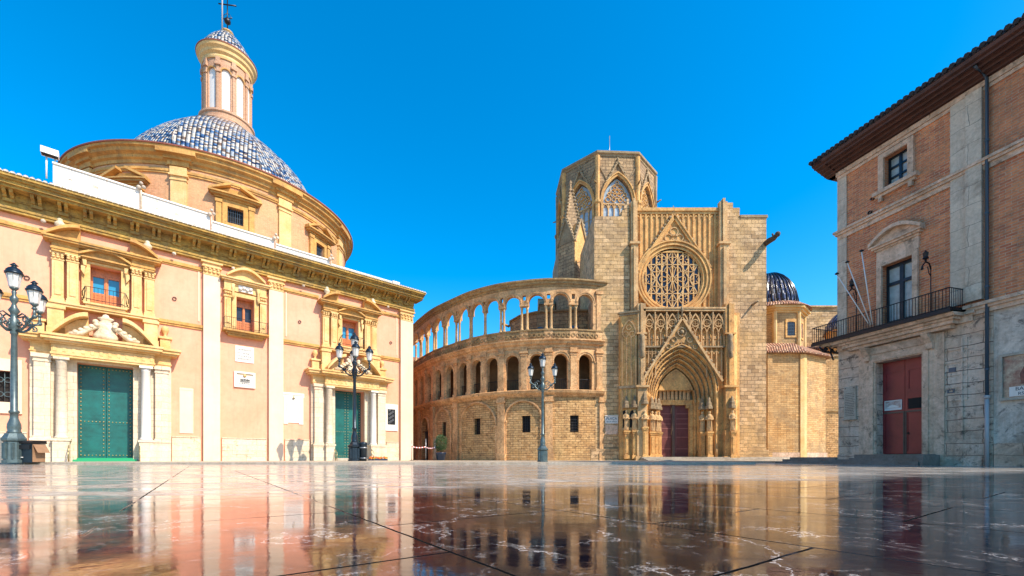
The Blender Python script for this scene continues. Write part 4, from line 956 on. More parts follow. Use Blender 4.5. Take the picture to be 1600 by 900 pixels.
# slim piers beside the centre wall, rising into pinnacles
for s, X, w_ in ((-1, 11.75, .33), (1, 20.35, .42)):
    x = bx(X); w = MB()
    w.box(x - w_, x + w_, -.6, .35, 13.9, 20.9); w.box(x - w_ * .35, x + w_ * .35, .35, .5, 14.0, 20.6)
    w.tiers(x - w_, x + w_, .35, [(.15, 20.9, 21.1)], -.6)
    for k in (-1, 0, 1): w.box(x + k * w_ * .62 - .11, x + k * w_ * .62 + .11, -.3, .28 - .12 * abs(k), 21.1, 25.1 + .25 * (k == 0))
    w.build('wall_pier', M['gothlight'], T)
# --- portal block
PF = 1.3            # front of the porch (y = 40.6)
px0, px1 = bx(12.35), bx(19.95); PCx = bx(15.9)
w = MB(); w.wall(px0, px1, -.3, PF - .45, .35, 13.9, [(PCx, 3.45, .35, 6.7, 4.6)]); w.box(bx(10.4), px0, -.2, .7, .1, 13.9); w.box(px1, bx(21.6), -.2, .7, .1, 13.9)
w.build('portal_wall', M['goth'], T)
hw, rs = 3.35, 5.6
for k in range(6):
    hwk = 3.45 - .27 * k; rk = 4.6 - .27 * k; zs = 6.7 - .12 * k; t1 = PF - .05 - .30 * k
    w = MB(); w.arch(PCx, zs, hwk - .27, rk - .27, 0, .11, t1 - .5, t1, 14); w.arch(PCx, zs, hwk - .27, rk - .27, .11, .24, t1 - .5, t1 - .16, 14); w.arch(PCx, zs, hwk - .27, rk - .27, .24, .32, t1 - .5, t1 - .04, 14)
    n = 16; A = archp(PCx, zs, hwk - .27, rk - .27, .175, n)
    w.m = 1
    for i in range(1, 2 * n): w.lathe(A[i][0], t1 - .12, [(.03, A[i][1] - .15), (.1, A[i][1] - .05), (.085, A[i][1] + .05), (.02, A[i][1] + .16)], 5)
    w.build('archivolt', [M['goth'], M['gothgrey']], T)
    for s in (-1, 1):
        w = MB(); x = PCx + s * (hwk - .12)
        w.box(x - .16, x + .16, t1 - .55, t1 - .12, .5, zs); w.lathe(x - s * .05, t1 - .1, [(.14, .5), (.13, 1.2), (.07, 1.3), (.07, zs - .5), (.13, zs - .35), (.13, zs)], 8)
        w.build('jamb_shaft', M['goth'], T)
# statues in the jambs on pedestals under canopies
SM = statue_mesh(1.55)
sg = SM.build('statue', M['gothlight'], T); sg.location = (bx(12.35), -(PF + .25), 2.9); sg.scale = (1.05, 1.05, 1.25)
spots = [(13.2, 1.0, 2.9), (13.68, .55, 2.9), (14.15, .1, 2.9), (18.6, 1.0, 2.9), (18.12, .55, 2.9), (20.45, PF + .35, 2.9), (11.5, 1.2, 3.0), (10.8, .95, 3.0)]
for X, t, z in spots: part(sg, T, (bx(X), -t, z), random.uniform(-.5, .5))
w = MB()
for X, t, z in [(12.35, PF + .25, 3.3)] + spots:
    w = MB(); w.tiers(bx(X) - .2, bx(X) + .2, t + .2, [(.08, .35, .7), (0, .7, z - .3), (.05, z - .3, z - .15), (.1, z - .15, z)], t - .2); w.box(bx(X) - .1, bx(X) + .1, t + .2, t + .24, .9, z - .5); w.build('pedestal', M['goth'], T)
    w = MB(); w.lathe(bx(X), t - .08, [(.3, z + 2.12), (.36, z + 2.16), (.34, z + 2.4), (.27, z + 2.45), (.26, z + 2.75), (.18, z + 2.8), (.14, z + 3.1), (.03, z + 3.3)], 6, smooth=False); w.build('canopy', M['gothgrey'], T)
# tympanum, lintel, doors
w = MB(); A = archp(PCx, 5.95, 1.86, 3.05, 0, 10); w.poly(A, -1.0, -.85); w.build('tympanum', M['gothgrey'], T)
rt = random.Random(5)
for k in range(8):
    x = PCx - 1.36 + .39 * k; h = 1.0 + .5 * (1 - abs(k - 3.5) / 3.5); q = part(sg, T, (x, .68, 6.1), rt.uniform(-.5, .5)); q.name = 'small_statue'; q.scale = (.68 + rt.uniform(-.1, .1), .7, h * rt.uniform(.85, 1.0))
w = MB()
for k in range(5): w.ball(PCx - .5 + .25 * k, -.75, 8.4 - .14 * abs(k - 2), .17, 6)
w.build('carved_canopy', M['gothgrey'], T)
w = MB(); w.tiers(PCx - 1.75, PCx + 1.75, -.6, [(0, 5.62, 5.95), (.05, 5.95, 6.1)], -1.0); w.box(PCx + 1.45, PCx + 1.78, -1.0, -.5, .5, 5.62); w.box(PCx - 1.78, PCx - 1.45, -1.0, -.5, .5, 5.62)
w.prof(PCx + 1.15, PCx + 1.46, [(-.9, 5.3), (-.6, 5.3), (-.6, 5.62), (-.9, 5.62)]); w.build('door_frame', M['goth'], T)
w = MB(); w.box(PCx - .2, PCx + .05, -.9, -.65, .5, 5.62); w.m = 1
w.lathe(PCx - .08, -.95, [(.16, .5), (.14, 2.6), (.22, 2.8), (.2, 3.0), (.15, 3.9), (.17, 4.2), (.08, 4.4), (.1, 4.6), (.24, 4.9), (.2, 5.3), (.06, 5.7)], 8); w.build('door_post', [M['greydoor'], M['gothgrey']], T)
for x0, x1 in ((PCx - 1.45, PCx - .21), (PCx + .06, PCx + 1.45)):
    w = MB(); w.box(x0, x1, -.96, -.86, .5, 5.6)
    w.m = 1
    for z in (1.3, 2.45, 3.3, 3.75, 4.25, 4.75): w.box(x0 + .18, x1 - .03, -.86, -.845, z, z + .05)
    w.box(x0 + .16, x0 + .2, -.86, -.845, .9, 5.3)
    w.build('door', [M['browndoor'], M['lining']], T)
w = MB(); w.wall(PCx - 3.6, PCx + 3.6, -1.25, -1.05, .3, 11.0, [(PCx, 1.5, .4, 5.7, 0)]); w.build('portal_back_wall', M['goth'], T)
# gable over the portal
ap = (PCx, 13.5); fl = (PCx - 3.75, 7.6); fr = (PCx + 3.75, 7.6)
w = MB()
for f_ in (fl, fr):
    m_ = (f_[0] * .5 + ap[0] * .5, f_[1] * .5 + ap[1] * .5)
    w.bar((f_[0], f_[1]), m_, .2, PF - .1, PF + .15); w.bar(m_, ap, .2, PF - .1, PF + .15)
w.build('portal_gable', M['gothlight'], T)
w = MB(); B1 = archp(PCx, 6.7, 3.45, 4.6, .05, 14)
mid = [p for p in B1 if p[1] > 9.9]; w.poly([(mid[0][0] - .05, mid[0][1]), (ap[0], ap[1] - .1), (mid[-1][0] + .05, mid[-1][1])] + list(reversed(mid[1:-1])), PF - .45, PF - .08); w.build('gable_panel', M['goth'], T)
w = MB(); w.ring(ap[0], 12.2, .4, .09, PF - .1, PF + .04, 14); w.ball(ap[0], PF - .04, 12.2, .22, 6)
for s in (-1, 1): w.ring(ap[0] + s * .72, 11.5, .26, .07, PF - .1, PF + .02, 12); w.ring(ap[0] + s * 1.25, 10.85, .22, .06, PF - .1, PF + .02, 12)
w.build('gable_tracery', M['gothgrey'], T)
w = MB()
for f_, s in ((fl, -1), (fr, 1)):
    m_ = (f_[0] * .5 + ap[0] * .5 + s * .1, f_[1] * .5 + ap[1] * .5 + .1); crockets(w, (f_[0] + s * .15, f_[1]), m_, 8, .15, PF); crockets(w, m_, (ap[0], ap[1] + .2), 6, .13, PF)
w.lathe(ap[0], PF, [(.1, 13.5), (.07, 14.1), (.2, 14.25), (.08, 14.45), (.02, 14.9)], 6); w.build('gable_crockets', M['gothgrey'], T)
# tracery screen above the portal
z0, z1 = 10.95, 14.2
w = MB(); w.box(bx(12.35), px1, .72, .78, z0, z1); w.build('screen_backing', M['shutter'], T)
w = MB(); w.tiers(bx(12.35), px1, 1.25, [(.0, 14.2, 14.4), (.06, 14.4, 14.55)], .6); w.build('screen_cornice', M['gothlight'], T)
w = MB(); w.box(bx(12.35), px1, .78, 1.2, 10.8, 10.95); w.build('screen_sill', M['gothgrey'], T)
w = MB(); n = 7; bw_ = (px1 - bx(12.35)) / n
for k in range(n):
    x = bx(12.35) + bw_ * (k + .5); w.box(x - bw_ / 2 - .05, x - bw_ / 2 + .05, .95, 1.2, z0, z1)
    w.arch(x, 12.6, bw_ / 2 - .05, 1.35, -.05, .06, .95, 1.15, 8)
    w.ring(x, 13.1, .34, .08, .95, 1.12, 14)
    for j in range(4): q = radians(45 + 90 * j); w.ring(x + .15 * cos(q), 13.1 + .15 * sin(q), .12, .04, .95, 1.08, 8)
    for s in (-1, 1): w.arch(x + s * bw_ / 4, 12.2, bw_ / 4 - .03, .55, -.03, .04, .95, 1.1, 5)
    w.box(x - .03, x + .03, .95, 1.1, z0, 12.3)
    w.ring(x + bw_ / 2, 13.75, .2, .06, .95, 1.1, 10)
w.box(px1 - .05, px1, .95, 1.2, z0, z1); w.build('screen_tracery', M['gothlight'], T)
for k in range(14):
    x = bx(12.35) + bw_ * (k + .5) / 2; 
    if abs(x - PCx) > .8 + (12.4 - 11.0) * .0: part(sg, T, (x, -.9, 11.0), 0).scale = (.55, .55, .72)
for s, xa, xb in ((-1, bx(12.35), PCx - 2.2), (1, PCx + 2.2, px1)):
    w = MB()
    for k in range(4): x = xa + (xb - xa) * (k + .5) / 4; w.box(x - .05, x + .05, .95, 1.05, 8.0, 10.8); w.arch(x, 10.2, .2, .35, -.03, .03, .95, 1.03, 4)
    w.build('blind_panelling', M['gothlight'], T)
# piers and angled wings of the porch
for s, X, hw_ in ((-1, 12.15, .42), (1, 20.4, .48)):
    x = bx(X); w = MB()
    w.tiers(x - hw_, x + hw_, PF + .15, [(.25, GZ, .6), (.1, .6, 3.0), (0, 3.0, 7.0), (.18, 7.0, 7.2)], -.1)
    w.box(x - hw_ * .75, x + hw_ * .75, -.1, PF - .0, 7.2, 12.0); w.box(x - .12, x + .12, PF, PF + .12, 7.25, 10.6)
    w.tiers(x - hw_ * .8, x + hw_ * .8, PF, [(.12, 12.0, 12.15)], -.1)
    for k in (-1, 0, 1): w.box(x + k * hw_ * .6 - .12, x + k * hw_ * .6 + .12, .2, PF - .05 + .1 * (k == 0), 12.15, 14.9)
    w.build('porch_pier', M['goth'] if s > 0 else M['gothlight'], T)
    w = MB(); w.lathe(x, PF + .02, [(.1, 9.7), (.3, 9.9), (.22, 10.4), (.32, 10.9), (.2, 11.4), (.3, 11.8), (.2, 12.0)], 6); w.build('canopy', M['gothgrey'], T)
w = MB(); w.plan([(bx(10.3), 0), (bx(10.3), .6), (bx(11.75), 1.15), (bx(11.75), 0)], GZ, 13.9); w.build('left_wing', M['goth'], T)
wing = lambda a, t, z: (bx(10.3) + a * .935, -(.6 + a * .355 + t), z)
w = MB(wing)
w.tiers(0, 1.55, .0, [(.15, 7.0, 7.25), (.08, 13.9, 14.1), (.2, 14.1, 14.25)], -.2)
w.build('wing_cornice', M['gothgrey'], T)
w = MB(wing)
for k in range(4): x = .15 + 1.25 * k / 3; w.box(x - .04, x + .04, 0, .1, 7.3, 11.9); w.box(x - .04, x + .04, 0, .1, 5.0, 6.95)
w.arch(.78, 12.1, .62, 1.3, -.04, .06, 0, .12, 8)
for s in (-1, 1): w.ring(.78 + s * .3, 12.1, .25, .06, 0, .1, 12)
w.ring(.78, 12.75, .22, .06, 0, .1, 12)
w.box(0, 1.5, 0, .12, 3.1, 3.25); w.build('wing_tracery', M['gothlight'], T)
w = MB(wing)
for x in (.38, 1.1): w.box(x - .22, x + .22, -.02, .02, 3.3, 4.6); w.arch(x, 4.6, .22, .35, -.22, 0, -.02, .02)
w.build('wing_niche_shade', M['dark'], T)  # flat panels without depth; the shade of the niches is painted as near-black colour
w = MB(); w.plan([(bx(20.85), 0), (bx(20.85), 1.15), (bx(21.6), .5), (bx(21.6), 0)], GZ, 13.9); w.tiers(bx(21.0), bx(21.5), .6, [(.1, 13.9, 14.2)], 0); w.build('right_wing', M['goth'], T)
# gargoyle on the right buttress and small one lower
w = MB(); w.tube([(bx(24.45), -.2, 21.1), (bx(24.6), .4, 21.2), (bx(24.75), .85, 21.2), (bx(24.85), 1.2, 21.35)], [.24, .27, .24, .18], 8); w.ball(bx(24.87), 1.25, 21.38, .25, 8); w.tube([(bx(24.75), .8, 21.4), (bx(24.7), .7, 21.7)], .08); w.build('gargoyle', M['iron'] if 0 else plain('weather_blackened_stone', (.09, .065, .045), .9, 0, .4, 4), T)
w = MB(); w.tube([(bx(23.2), 0, 15.2), (bx(23.4), .7, 15.35)], [.12, .08], 6); w.build('water_spout', M['gothgrey'], T)
# steps and platform
w = MB()
for k in range(4): w.plan([(bx(11.9) + .0, PF - .2), (bx(11.9), 3.6 - .55 * k + .3), (bx(20.5) - .2 * k, 3.6 - .55 * k), (bx(26.5) - .5 * k, 2.2 - .5 * k), (bx(27), -.1), (bx(20), -.1)], PZ + .085 * k + .002, PZ + .085 * (k + 1))
w.build('portal_steps', M['greystone'], T)

# ------------------------------------------------------------------ octagonal crossing tower
OT = thing('octagonal_tower', 'tall eight-sided stone tower with pointed traceried windows behind the rose window front', 'tower', (13.45, 63.2, 0), radians(3))
Rv = 6.95; ap_ = Rv * cos(pi / 8); sd_ = 2 * Rv * sin(pi / 8)
for k in range(8):
    th = radians(-90 + 45 * k)
    def fx(a, t, z, th=th): r = ap_ + t; return (r * cos(th) - a * sin(th), r * sin(th) + a * cos(th), z)
    hs = sd_ / 2
    w = MB(fx); w.wall(-hs, hs, -.6, 0, 10, 39.7, [(0, 1.92, 28.3, 33.8, 3.4)]); w.build('tower_wall', M['towerstone'], OT)
    w = MB(fx); w.arch(0, 33.8, 1.92, 3.4, 0, .28, -.1, .16, 10); w.arch(0, 33.8, 1.92, 3.4, .28, .42, -.1, .28, 10)
    for s in (-1, 1): w.box(s * 2.08 - .15, s * 2.08 + .15, 0, .18, 28.3, 33.8)
    w.build('window_arch', M['goth'], OT)
    w = MB(fx)
    for s in (-1, 1): w.bar((s * 2.0, 35.4), (0, 39), .2, 0, .22); w.bar((s * 1.3, 36.4), (s * 2.4, 38.4), .12, 0, .1)
    w.lathe(0, .1, [(.15, 38.8), (.1, 39.1), (.22, 39.25), (.04, 39.6)], 6); crockets(w, (-2.0, 35.6), (0, 39.2), 9, .12, .15); crockets(w, (2.0, 35.6), (0, 39.2), 9, .12, .15)
    w.build('window_gable', M['gothgrey'], OT)
    w = MB(fx); w.box(-1.92, 1.92, -.42, -.38, 28.3, 33.7); w.poly(archp(0, 33.7, 1.92, 3.4, 0, 8), -.42, -.38); gl = w.build('window_glass', M['paleglass'], OT)
    w = MB(fx)
    for j in range(1, 5): x = -1.92 + 3.84 * j / 5; w.box(x - .06, x + .06, -.38, -.22, 28.3, 33.7)
    for j in range(4): w.box(-1.92, 1.92, -.38, -.33, 29.4 + 1.3 * j, 29.46 + 1.3 * j)
    for j in range(5): x = -1.92 + 3.84 * (j + .5) / 5; w.arch(x, 33.1, .3, .55, -.03, .06, -.38, -.22, 4)
    w.box(-1.92, 1.92, -.38, -.22, 33.65, 33.8); w.ring(0, 35.35, .95, .1, -.38, -.22, 18)
    w.build('window_tracery', M['gothlight'], gl)
    w = MB(fx); zz = 35.35
    bars = [(0, zz, .25)] + [(.56 * cos(radians(60 * j)), zz + .56 * sin(radians(60 * j)), .22) for j in range(6)]
    for x, z, r in bars: w.ring(x, z, r, .07, -.38, -.22, 10)
    for s in (-1, 1):
        for x, z, r in ((1.2, 34.3, .33), (.45, 34.25, .25), (1.05, 35, .2)): w.ring(s * x, z, r, .1, -.38, -.22, 10)
    w.ring(0, 36.5, .2, .08, -.38, -.22, 8); w.build('window_rosette', M['goth'], gl)
    w = MB(fx); w.prof(-hs - .12, hs + .12, [(-.6, 39.72), (.06, 39.72), (.1, 39.9), (.28, 40.05), (.3, 40.3), (-.6, 40.35)]); w.build('tower_cornice', M['gothgrey'], OT)
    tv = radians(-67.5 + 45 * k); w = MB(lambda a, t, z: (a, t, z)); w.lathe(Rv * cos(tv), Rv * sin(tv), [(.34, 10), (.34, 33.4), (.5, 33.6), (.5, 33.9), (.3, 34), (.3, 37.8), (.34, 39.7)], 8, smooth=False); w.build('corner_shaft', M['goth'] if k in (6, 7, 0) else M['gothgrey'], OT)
    w = MB(fx); w.tube([(hs, .3, 36.1), (hs, .9, 36.2)], [.12, .07], 5); w.build('gargoyle', M['galdark'], OT)
w = MB(lambda a, t, z: (a, t, z)); w.lathe(0, 0, [(Rv, 40.3), (.3, 41)], 8, rot=pi / 8, smooth=False); w.build('roof', M['terracotta'], OT)
w = MB(lambda a, t, z: (a, t, z)); w.tube([(.3, -1.5, 40.3), (.3, -1.5, 41.8)], .1); w.tube([(.3, -1.5, 41.8), (.3, -1.5, 46.1)], .05); w.build('antenna_mast', M['steel'], OT)
# lower body in front of the tower: buttress with gables and a crocketed spire
NV = thing('gabled_buttress', 'gabled stone buttress carrying a crocketed spire, below the eight-sided tower', 'buttress', (7.2, 52.0, 0))
w = MB(); w.plan([(-1.6, -.8), (.1, .9), (1.7, -.3), (1.7, -8), (-1.6, -8)], 10, 26.0); w.build('pier', M['towerstone'], NV)
f1 = lambda a, t, z: (-1.6 + .707 * a - .707 * t, -(-.8 + .707 * a + .707 * t), z)
f2 = lambda a, t, z: (.1 + .8 * a + .6 * t, -(.9 - .6 * a + .8 * t), z)
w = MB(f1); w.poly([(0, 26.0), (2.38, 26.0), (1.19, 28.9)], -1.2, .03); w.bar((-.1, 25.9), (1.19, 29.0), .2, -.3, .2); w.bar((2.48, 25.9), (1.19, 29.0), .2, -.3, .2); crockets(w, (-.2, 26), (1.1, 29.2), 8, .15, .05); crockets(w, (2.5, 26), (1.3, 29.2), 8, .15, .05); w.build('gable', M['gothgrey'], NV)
w = MB(f2); w.poly([(.1, 23.2), (1.2, 24.0), (1.95, 25.2), (1.95, 26.2), (1.0, 28.6), (.05, 26.2)], -1.2, .06); w.build('lit_gable', M['goth'], NV)  # sunlit face: the sunlight is put into a brighter stone colour than the left gable
w = MB(f2); w.bar((0, 26.0), (1.0, 28.8), .2, -.3, .22); w.bar((2.1, 25.9), (1.0, 28.8), .2, -.3, .22); crockets(w, (-.05, 26), (.95, 29), 7, .15, .08); crockets(w, (2.3, 26), (1.1, 29), 7, .17, .08); w.tube([(2.0, .2, 25.6), (3.0, .9, 25.2)], [.2, .12]); w.build('gable_crockets', M['gothgrey'], NV)
w = MB(); w.lathe(-.0, -1.4, [(1.5, 26.0), (1.25, 28.6), (.12, 33.6), (.12, 34.0), (.22, 34.15), (.04, 34.5)], 4, rot=pi / 5, smooth=False); w.m = 1
for k in range(4):
    th = pi / 5 + pi / 2 * k
    for j in range(11): r = 1.25 - 1.13 * j / 11; w.ball((r + .05) * cos(th), -1.4 + (r + .05) * sin(th), 28.6 + 5.0 * j / 11, .15, 6)
w.build('spire', [M['towerstone'], M['gothgrey']], NV)
w = MB(); w.box(-3.6, -1.76, -6, -3.0, 10, 19.8); w.prof(-3.8, -1.76, [(-6, 19.8), (-2.8, 19.8), (-5.5, 21.5)]); w.build('side_turret', M['towerstone'], NV)
# nave walls behind, closing the gap between tower, gallery and transept
CB = thing('cathedral_nave', 'plain high stone nave walls behind the buttresses and chapels', 'nave', (20, 56, 0))
w = MB(); w.box(-11, 4.0, -22, 0, GZ, 22.5); w.box(-13.5, -11, -22, 4, GZ, 17.5); w.box(4.0, 14, -22, 3.5, GZ, 20.0)
w.build('wall', M['ash'], CB)
w = MB(); w.box(14.01, 27, -10, -3.5, GZ, 20.8); w.tiers(14.05, 27, -3.5, [(.15, 20.8, 21.0), (.3, 21.0, 21.2)], -10); w.build('rear_wall', M['ash'], CB)
w = MB(); w.prof(16, 27, [(-3.5, 15.8), (-.5, 14.7), (-.5, 14.4), (-3.5, 14.4)]); w.build('lean_to_roof', M['terracotta'], CB)

# ------------------------------------------------------------------ corner chapel with the small navy dome
CH = thing('corner_chapel', 'yellow brick chapel with a small dark blue dome, right of the tall buttress', 'chapel', (29.6, 48.0, 0))
def o8(R, c=(0, -2.0), rot=22.5): return [(c[0] + R * cos(radians(rot + 45 * k)), c[1] + R * sin(radians(rot + 45 * k))) for k in range(8)]
base = [(-4.6, 2.5), (.75, 2.5), (4.6, .55), (5.6, -4.5), (5.2, -9), (-4.6, -9)]
w = MB(); w.plan(base, GZ, 11.35); w.m = 1
w.plan([(x * 1.03, t + (.06 if t > 0 else 0)) for x, t in base], GZ, 1.0, False)
w.build('lower_wall', [M['chapelbrick'], M['warmstone']], CH)
for x0, x1 in ((-3.0, -2.5), (-4.55, -3.6)):
    w = MB(); w.box(x0, x1, 2.5, 2.72, PZ, 11.3); w.build('wall_strip', M['chapelbrick'], CH)
w = MB(); w.plan([(.5, 2.6), (.95, 2.55), (1.35, 2.34), (1.2, 2.1), (.5, 2.3)], PZ, 11.3); w.build('corner_strip', M['pale_ochre'], CH)
ev = [(-4.8, 3.0), (.9, 3.0), (5.2, .9), (6.3, -4.6), (5.6, -9), (-4.8, -9)]
w = MB(); w.plan(ev, 11.36, 11.5); w.build('eave', M['terracotta'], CH)
w = MB(); top = [(-3.4, 1.3), (.6, 1.3), (3.2, -.4), (4.0, -3.8), (3.6, -6), (-3.4, -6)]
for i in range(len(ev)):
    p, q = ev[i], ev[(i + 1) % 6]; p2, q2 = top[i], top[(i + 1) % 6]; L = hypot(q[0] - p[0], q[1] - p[1]); D = hypot(p2[0] - p[0], p2[1] - p[1]) + .8
    w.face([(p[0], p[1], 11.51), (q[0], q[1], 11.51), (q2[0], q2[1], 12.75), (p2[0], p2[1], 12.75)], [(0, 0), (L, 0), (L * .8, D), (L * .2, D)])
w.build('skirt_roof', M['terracotta'], CH)
w = MB(); w.plan(o8(3.35), 12.2, 16.4); w.build('turret_wall', M['chapelbrick'], CH)
w = MB(); pts = o8(3.35)
for k in range(8): w.lathe(pts[k][0], pts[k][1], [(.22, 12.3), (.22, 16.3)], 8, smooth=False)
w.plan(o8(3.5), 16.1, 16.3); w.plan(o8(3.75), 16.3, 16.5); w.plan(o8(4.0), 16.5, 16.75); w.build('turret_cornice', M['pale_ochre'], CH)
w = MB(); w.lathe(0, -2.0, [(4.05, 16.76), (3.95, 16.9), (3.3, 17.35)], 32, smooth=False); w.build('turret_eave', M['terracotta'], CH)
w = MB(); w.lathe(0, -2.0, [(2.8 * cos(radians(q)), 17.2 + 4.3 * sin(radians(q))) for q in range(0, 90, 8)] + [(.05, 21.55)], 48)
for k in range(34): th = 2 * pi * k / 34; w.tube([((2.82 * cos(radians(q))) * cos(th), -2 + (2.82 * cos(radians(q))) * sin(th), 17.2 + 4.33 * sin(radians(q))) for q in range(0, 88, 12)], .09, 5)
w.build('dome', M['navytile'], CH)
w = MB(); yf = -2 + 3.35 * cos(pi / 8)
w.wall(-.15, 1.05, yf, yf + .08, 13.4, 15.4, [(.45, .42, 13.6, 15.0, .12)]); w.build('window_frame', M['goth'], CH)
w = MB(); w.box(.02, .88, yf, yf + .03, 13.6, 15.05); win = w.build('window', M['rosegl'], CH)
w = MB()
for k in range(4): w.box(.1 + .2 * k, .13 + .2 * k, yf + .03, yf + .06, 13.6, 15.05)
for k in range(4): w.box(.02, .88, yf + .03, yf + .05, 13.8 + .32 * k, 13.83 + .32 * k)
w.build('window_bars', M['pipe'], win)
th = radians(-45); fx2 = lambda a, t, z: ((3.1 + t) * cos(th) - a * sin(th), 2.0 + (3.1 + t) * sin(th) + a * cos(th), z)
w = MB(fx2); w.box(-.4, .4, 0, .03, 13.6, 15.2); w.m = 1; w.wall(-.55, .55, 0, .08, 13.4, 15.4, [(0, .4, 13.6, 15.2, 0)]); w.build('blind_window', [M['terracotta'], M['goth']], CH)
# low dark side wall and annexe beyond the chapel
AN = thing('stone_annexe', 'shadowed stone annexe between the yellow chapel and the brick palace', 'annexe', (37.5, 50.5, 0))
w = MB(); w.box(-2.2, 6, -5, 0, GZ, 12.2); w.box(-2.2, 6, 0, .25, GZ, 6.0); w.m = 1; w.box(-1.5, -1.3, .25, .4, GZ, 5.8); w.box(-2.2, 6, .25, .4, 5.8, 6.05)
w.build('wall', [M['ashrough'], M['galdark']], AN)
w = MB(); w.box(-2.1, 6.1, -5, .15, 12.2, 12.4); w.build('coping', M['gothgrey'], AN)
w = MB(); w.lathe(5.5, -3.6, [(3.4, 12.4), (3.4, 16.0), (3.7, 16.2)], 8, smooth=False); w.build('turret', M['goth'], AN)
w = MB(); w.lathe(5.5, -3.6, [(3.5 * cos(radians(q)), 16.2 + 3.0 * sin(radians(q))) for q in range(0, 90, 10)] + [(.05, 19.2)], 20); w.build('small_dome', M['navytile'], AN)
#==PART4
# ------------------------------------------------------------------ brick palace on the right
RR = math.atan2(-0.9592, 0.2822)
Pz = thing('brick_palace', 'red brick palace with grey stone ground floor, iron balcony and wide dark eaves', 'palace', (17.85, 23.8, 0), RR)
E_ = 13.0
w = MB(); w.wall(0, 6.3, -.8, 0, GZ - .1, 6.5, [(2.93, .98, .3, 5.2, 0)]); w.box(0, .8, -14, -.81, GZ, 16); w.build('ground_storey_wall', M['greyash'], Pz)
w = MB(); w.box(6.3, E_, -.8, -.03, GZ - .1, 6.5); w.build('smooth_wall', M['greyplaster'], Pz)
w = MB(); w.wall(.81, E_, -.8, -.02, 6.5, 15.75, [(2.85, .66, 7.05, 9.95, 0), (2.8, .52, 13.75, 15.3, 0), (9.4, .66, 7.05, 9.95, 0), (9.4, .52, 13.75, 15.3, 0)]); w.box(.45, .82, -.8, -.021, 6.5, 15.75); w.build('brick_wall', M['redbrick'], Pz)
w = MB(); w.box(-.04, .45, -.8, .03, 6.9, 15.75); w.build('corner_quoins', M['paleash'], Pz)
w = MB(); w.box(4.95, 5.5, -.02, .1, 7.0, 15.75); w.box(5.5, 6.02, -.02, .17, 7.0, 15.75); w.build('stone_pilaster', M['paleash'], Pz)
w = MB(); w.box(-.06, E_, -.1, .12, 15.76, 15.98); w.box(-.03, E_, -.1, .06, 15.6, 15.75); w.build('frieze', M['warmstone'], Pz)
w = MB(); w.tiers(0, E_, .06, [(.0, 12.3, 12.52), (.09, 12.52, 12.64), (.16, 12.64, 12.76)], -.1); w.build('upper_string_course', M['warmstone'], Pz)
w = MB(); w.tiers(5.6, E_, .08, [(0, 6.42, 6.6), (.08, 6.6, 6.72), (.16, 6.72, 6.86)], -.1); w.tiers(0, 5.7, .1, [(0, 6.2, 6.5), (.1, 6.5, 6.62)], -.1); w.build('lower_string_course', M['warmstone'], Pz)
# plinth
for q in ((4.4, 6.05, 0, .06, GZ, 1.2), (6.35, E_, -.02, .05, GZ, 1.0), (0, 1.5, 0, .08, GZ, .6), (.15, 1.2, 0, .03, .7, 4.6)): w = MB(); w.box(*q); w.build('plinth_block', M['greyash'], Pz)
w = MB(); w.box(5.3, 5.36, .0, .07, GZ, 5.57)
for z in (2.9, 3.45, 4.0, 4.55, 5.1): w.box(4.65, 5.5, 0, .035, z, z + .47)
w.build('raised_ashlar', M['greyash'], Pz)
# eaves
w = MB(); w.prof(-.6, E_, [(-.3, 16.0), (.0, 16.0), (.35, 16.22), (1.15, 16.42), (1.2, 16.55), (-.3, 17.0)]); 
w.prof(-.6, -.04, [(-14, 16.0), (.05, 16.0), (1.15, 16.42), (1.2, 16.55), (-14, 17.0)])
w.build('eave_soffit', M['wood'], Pz)
w = MB()
x = -.9
for k in range(4): w.prof(-.6, E_, [(.15 + .25 * k, 16.06 + .09 * k), (.24 + .25 * k, 16.02 + .09 * k), (.26 + .25 * k, 16.2 + .08 * k), (.15 + .25 * k, 16.2 + .08 * k)])
w.build('eave_moulding', M['wood'], Pz)
w = MB(); w.prof(-.65, E_, [(-14, 20.0), (1.22, 16.56), (1.22, 16.7), (-14, 20.3)])
x = -.6
while x < E_: w.tube([(x, 1.3, 16.66), (x, -.4, 17.14)], .1, 6); x += .24
w.build('roof', M['darktile'], Pz)
# upper window
def frame(z0, z1, c, hw, fw, d=.08):
    w.wall(c - hw - fw, c + hw + fw, -.02, d, z0 - .0, z1 + fw, [(c, hw, z0, z1, 0)])
for c in (2.8, 9.4):
    w = MB(); frame(13.75, 15.3, c, .52, .24, .1); w.tiers(c - .85, c + .85, .14, [(0, 13.42, 13.55), (.1, 13.55, 13.72)], -.02)
    for s in (-1, 1): w.box(c + s * .65 - .08, c + s * .65 + .08, 0, .14, 13.2, 13.42)
    w.build('window_surround', M['warmstone'], Pz)
    w = MB(); w.box(c - .52, c + .52, -.4, -.36, 13.75, 15.3); win = w.build('window', M['curtain'], Pz)
    w = MB(); w.wall(c - .52, c + .52, -.36, -.28, 13.75, 15.3, [(c + s * .245, .19, z, z + .40, 0) for s in (-1, 1) for z in (13.83, 14.32, 14.81)]); w.build('window_frame', M['irondark'], win)
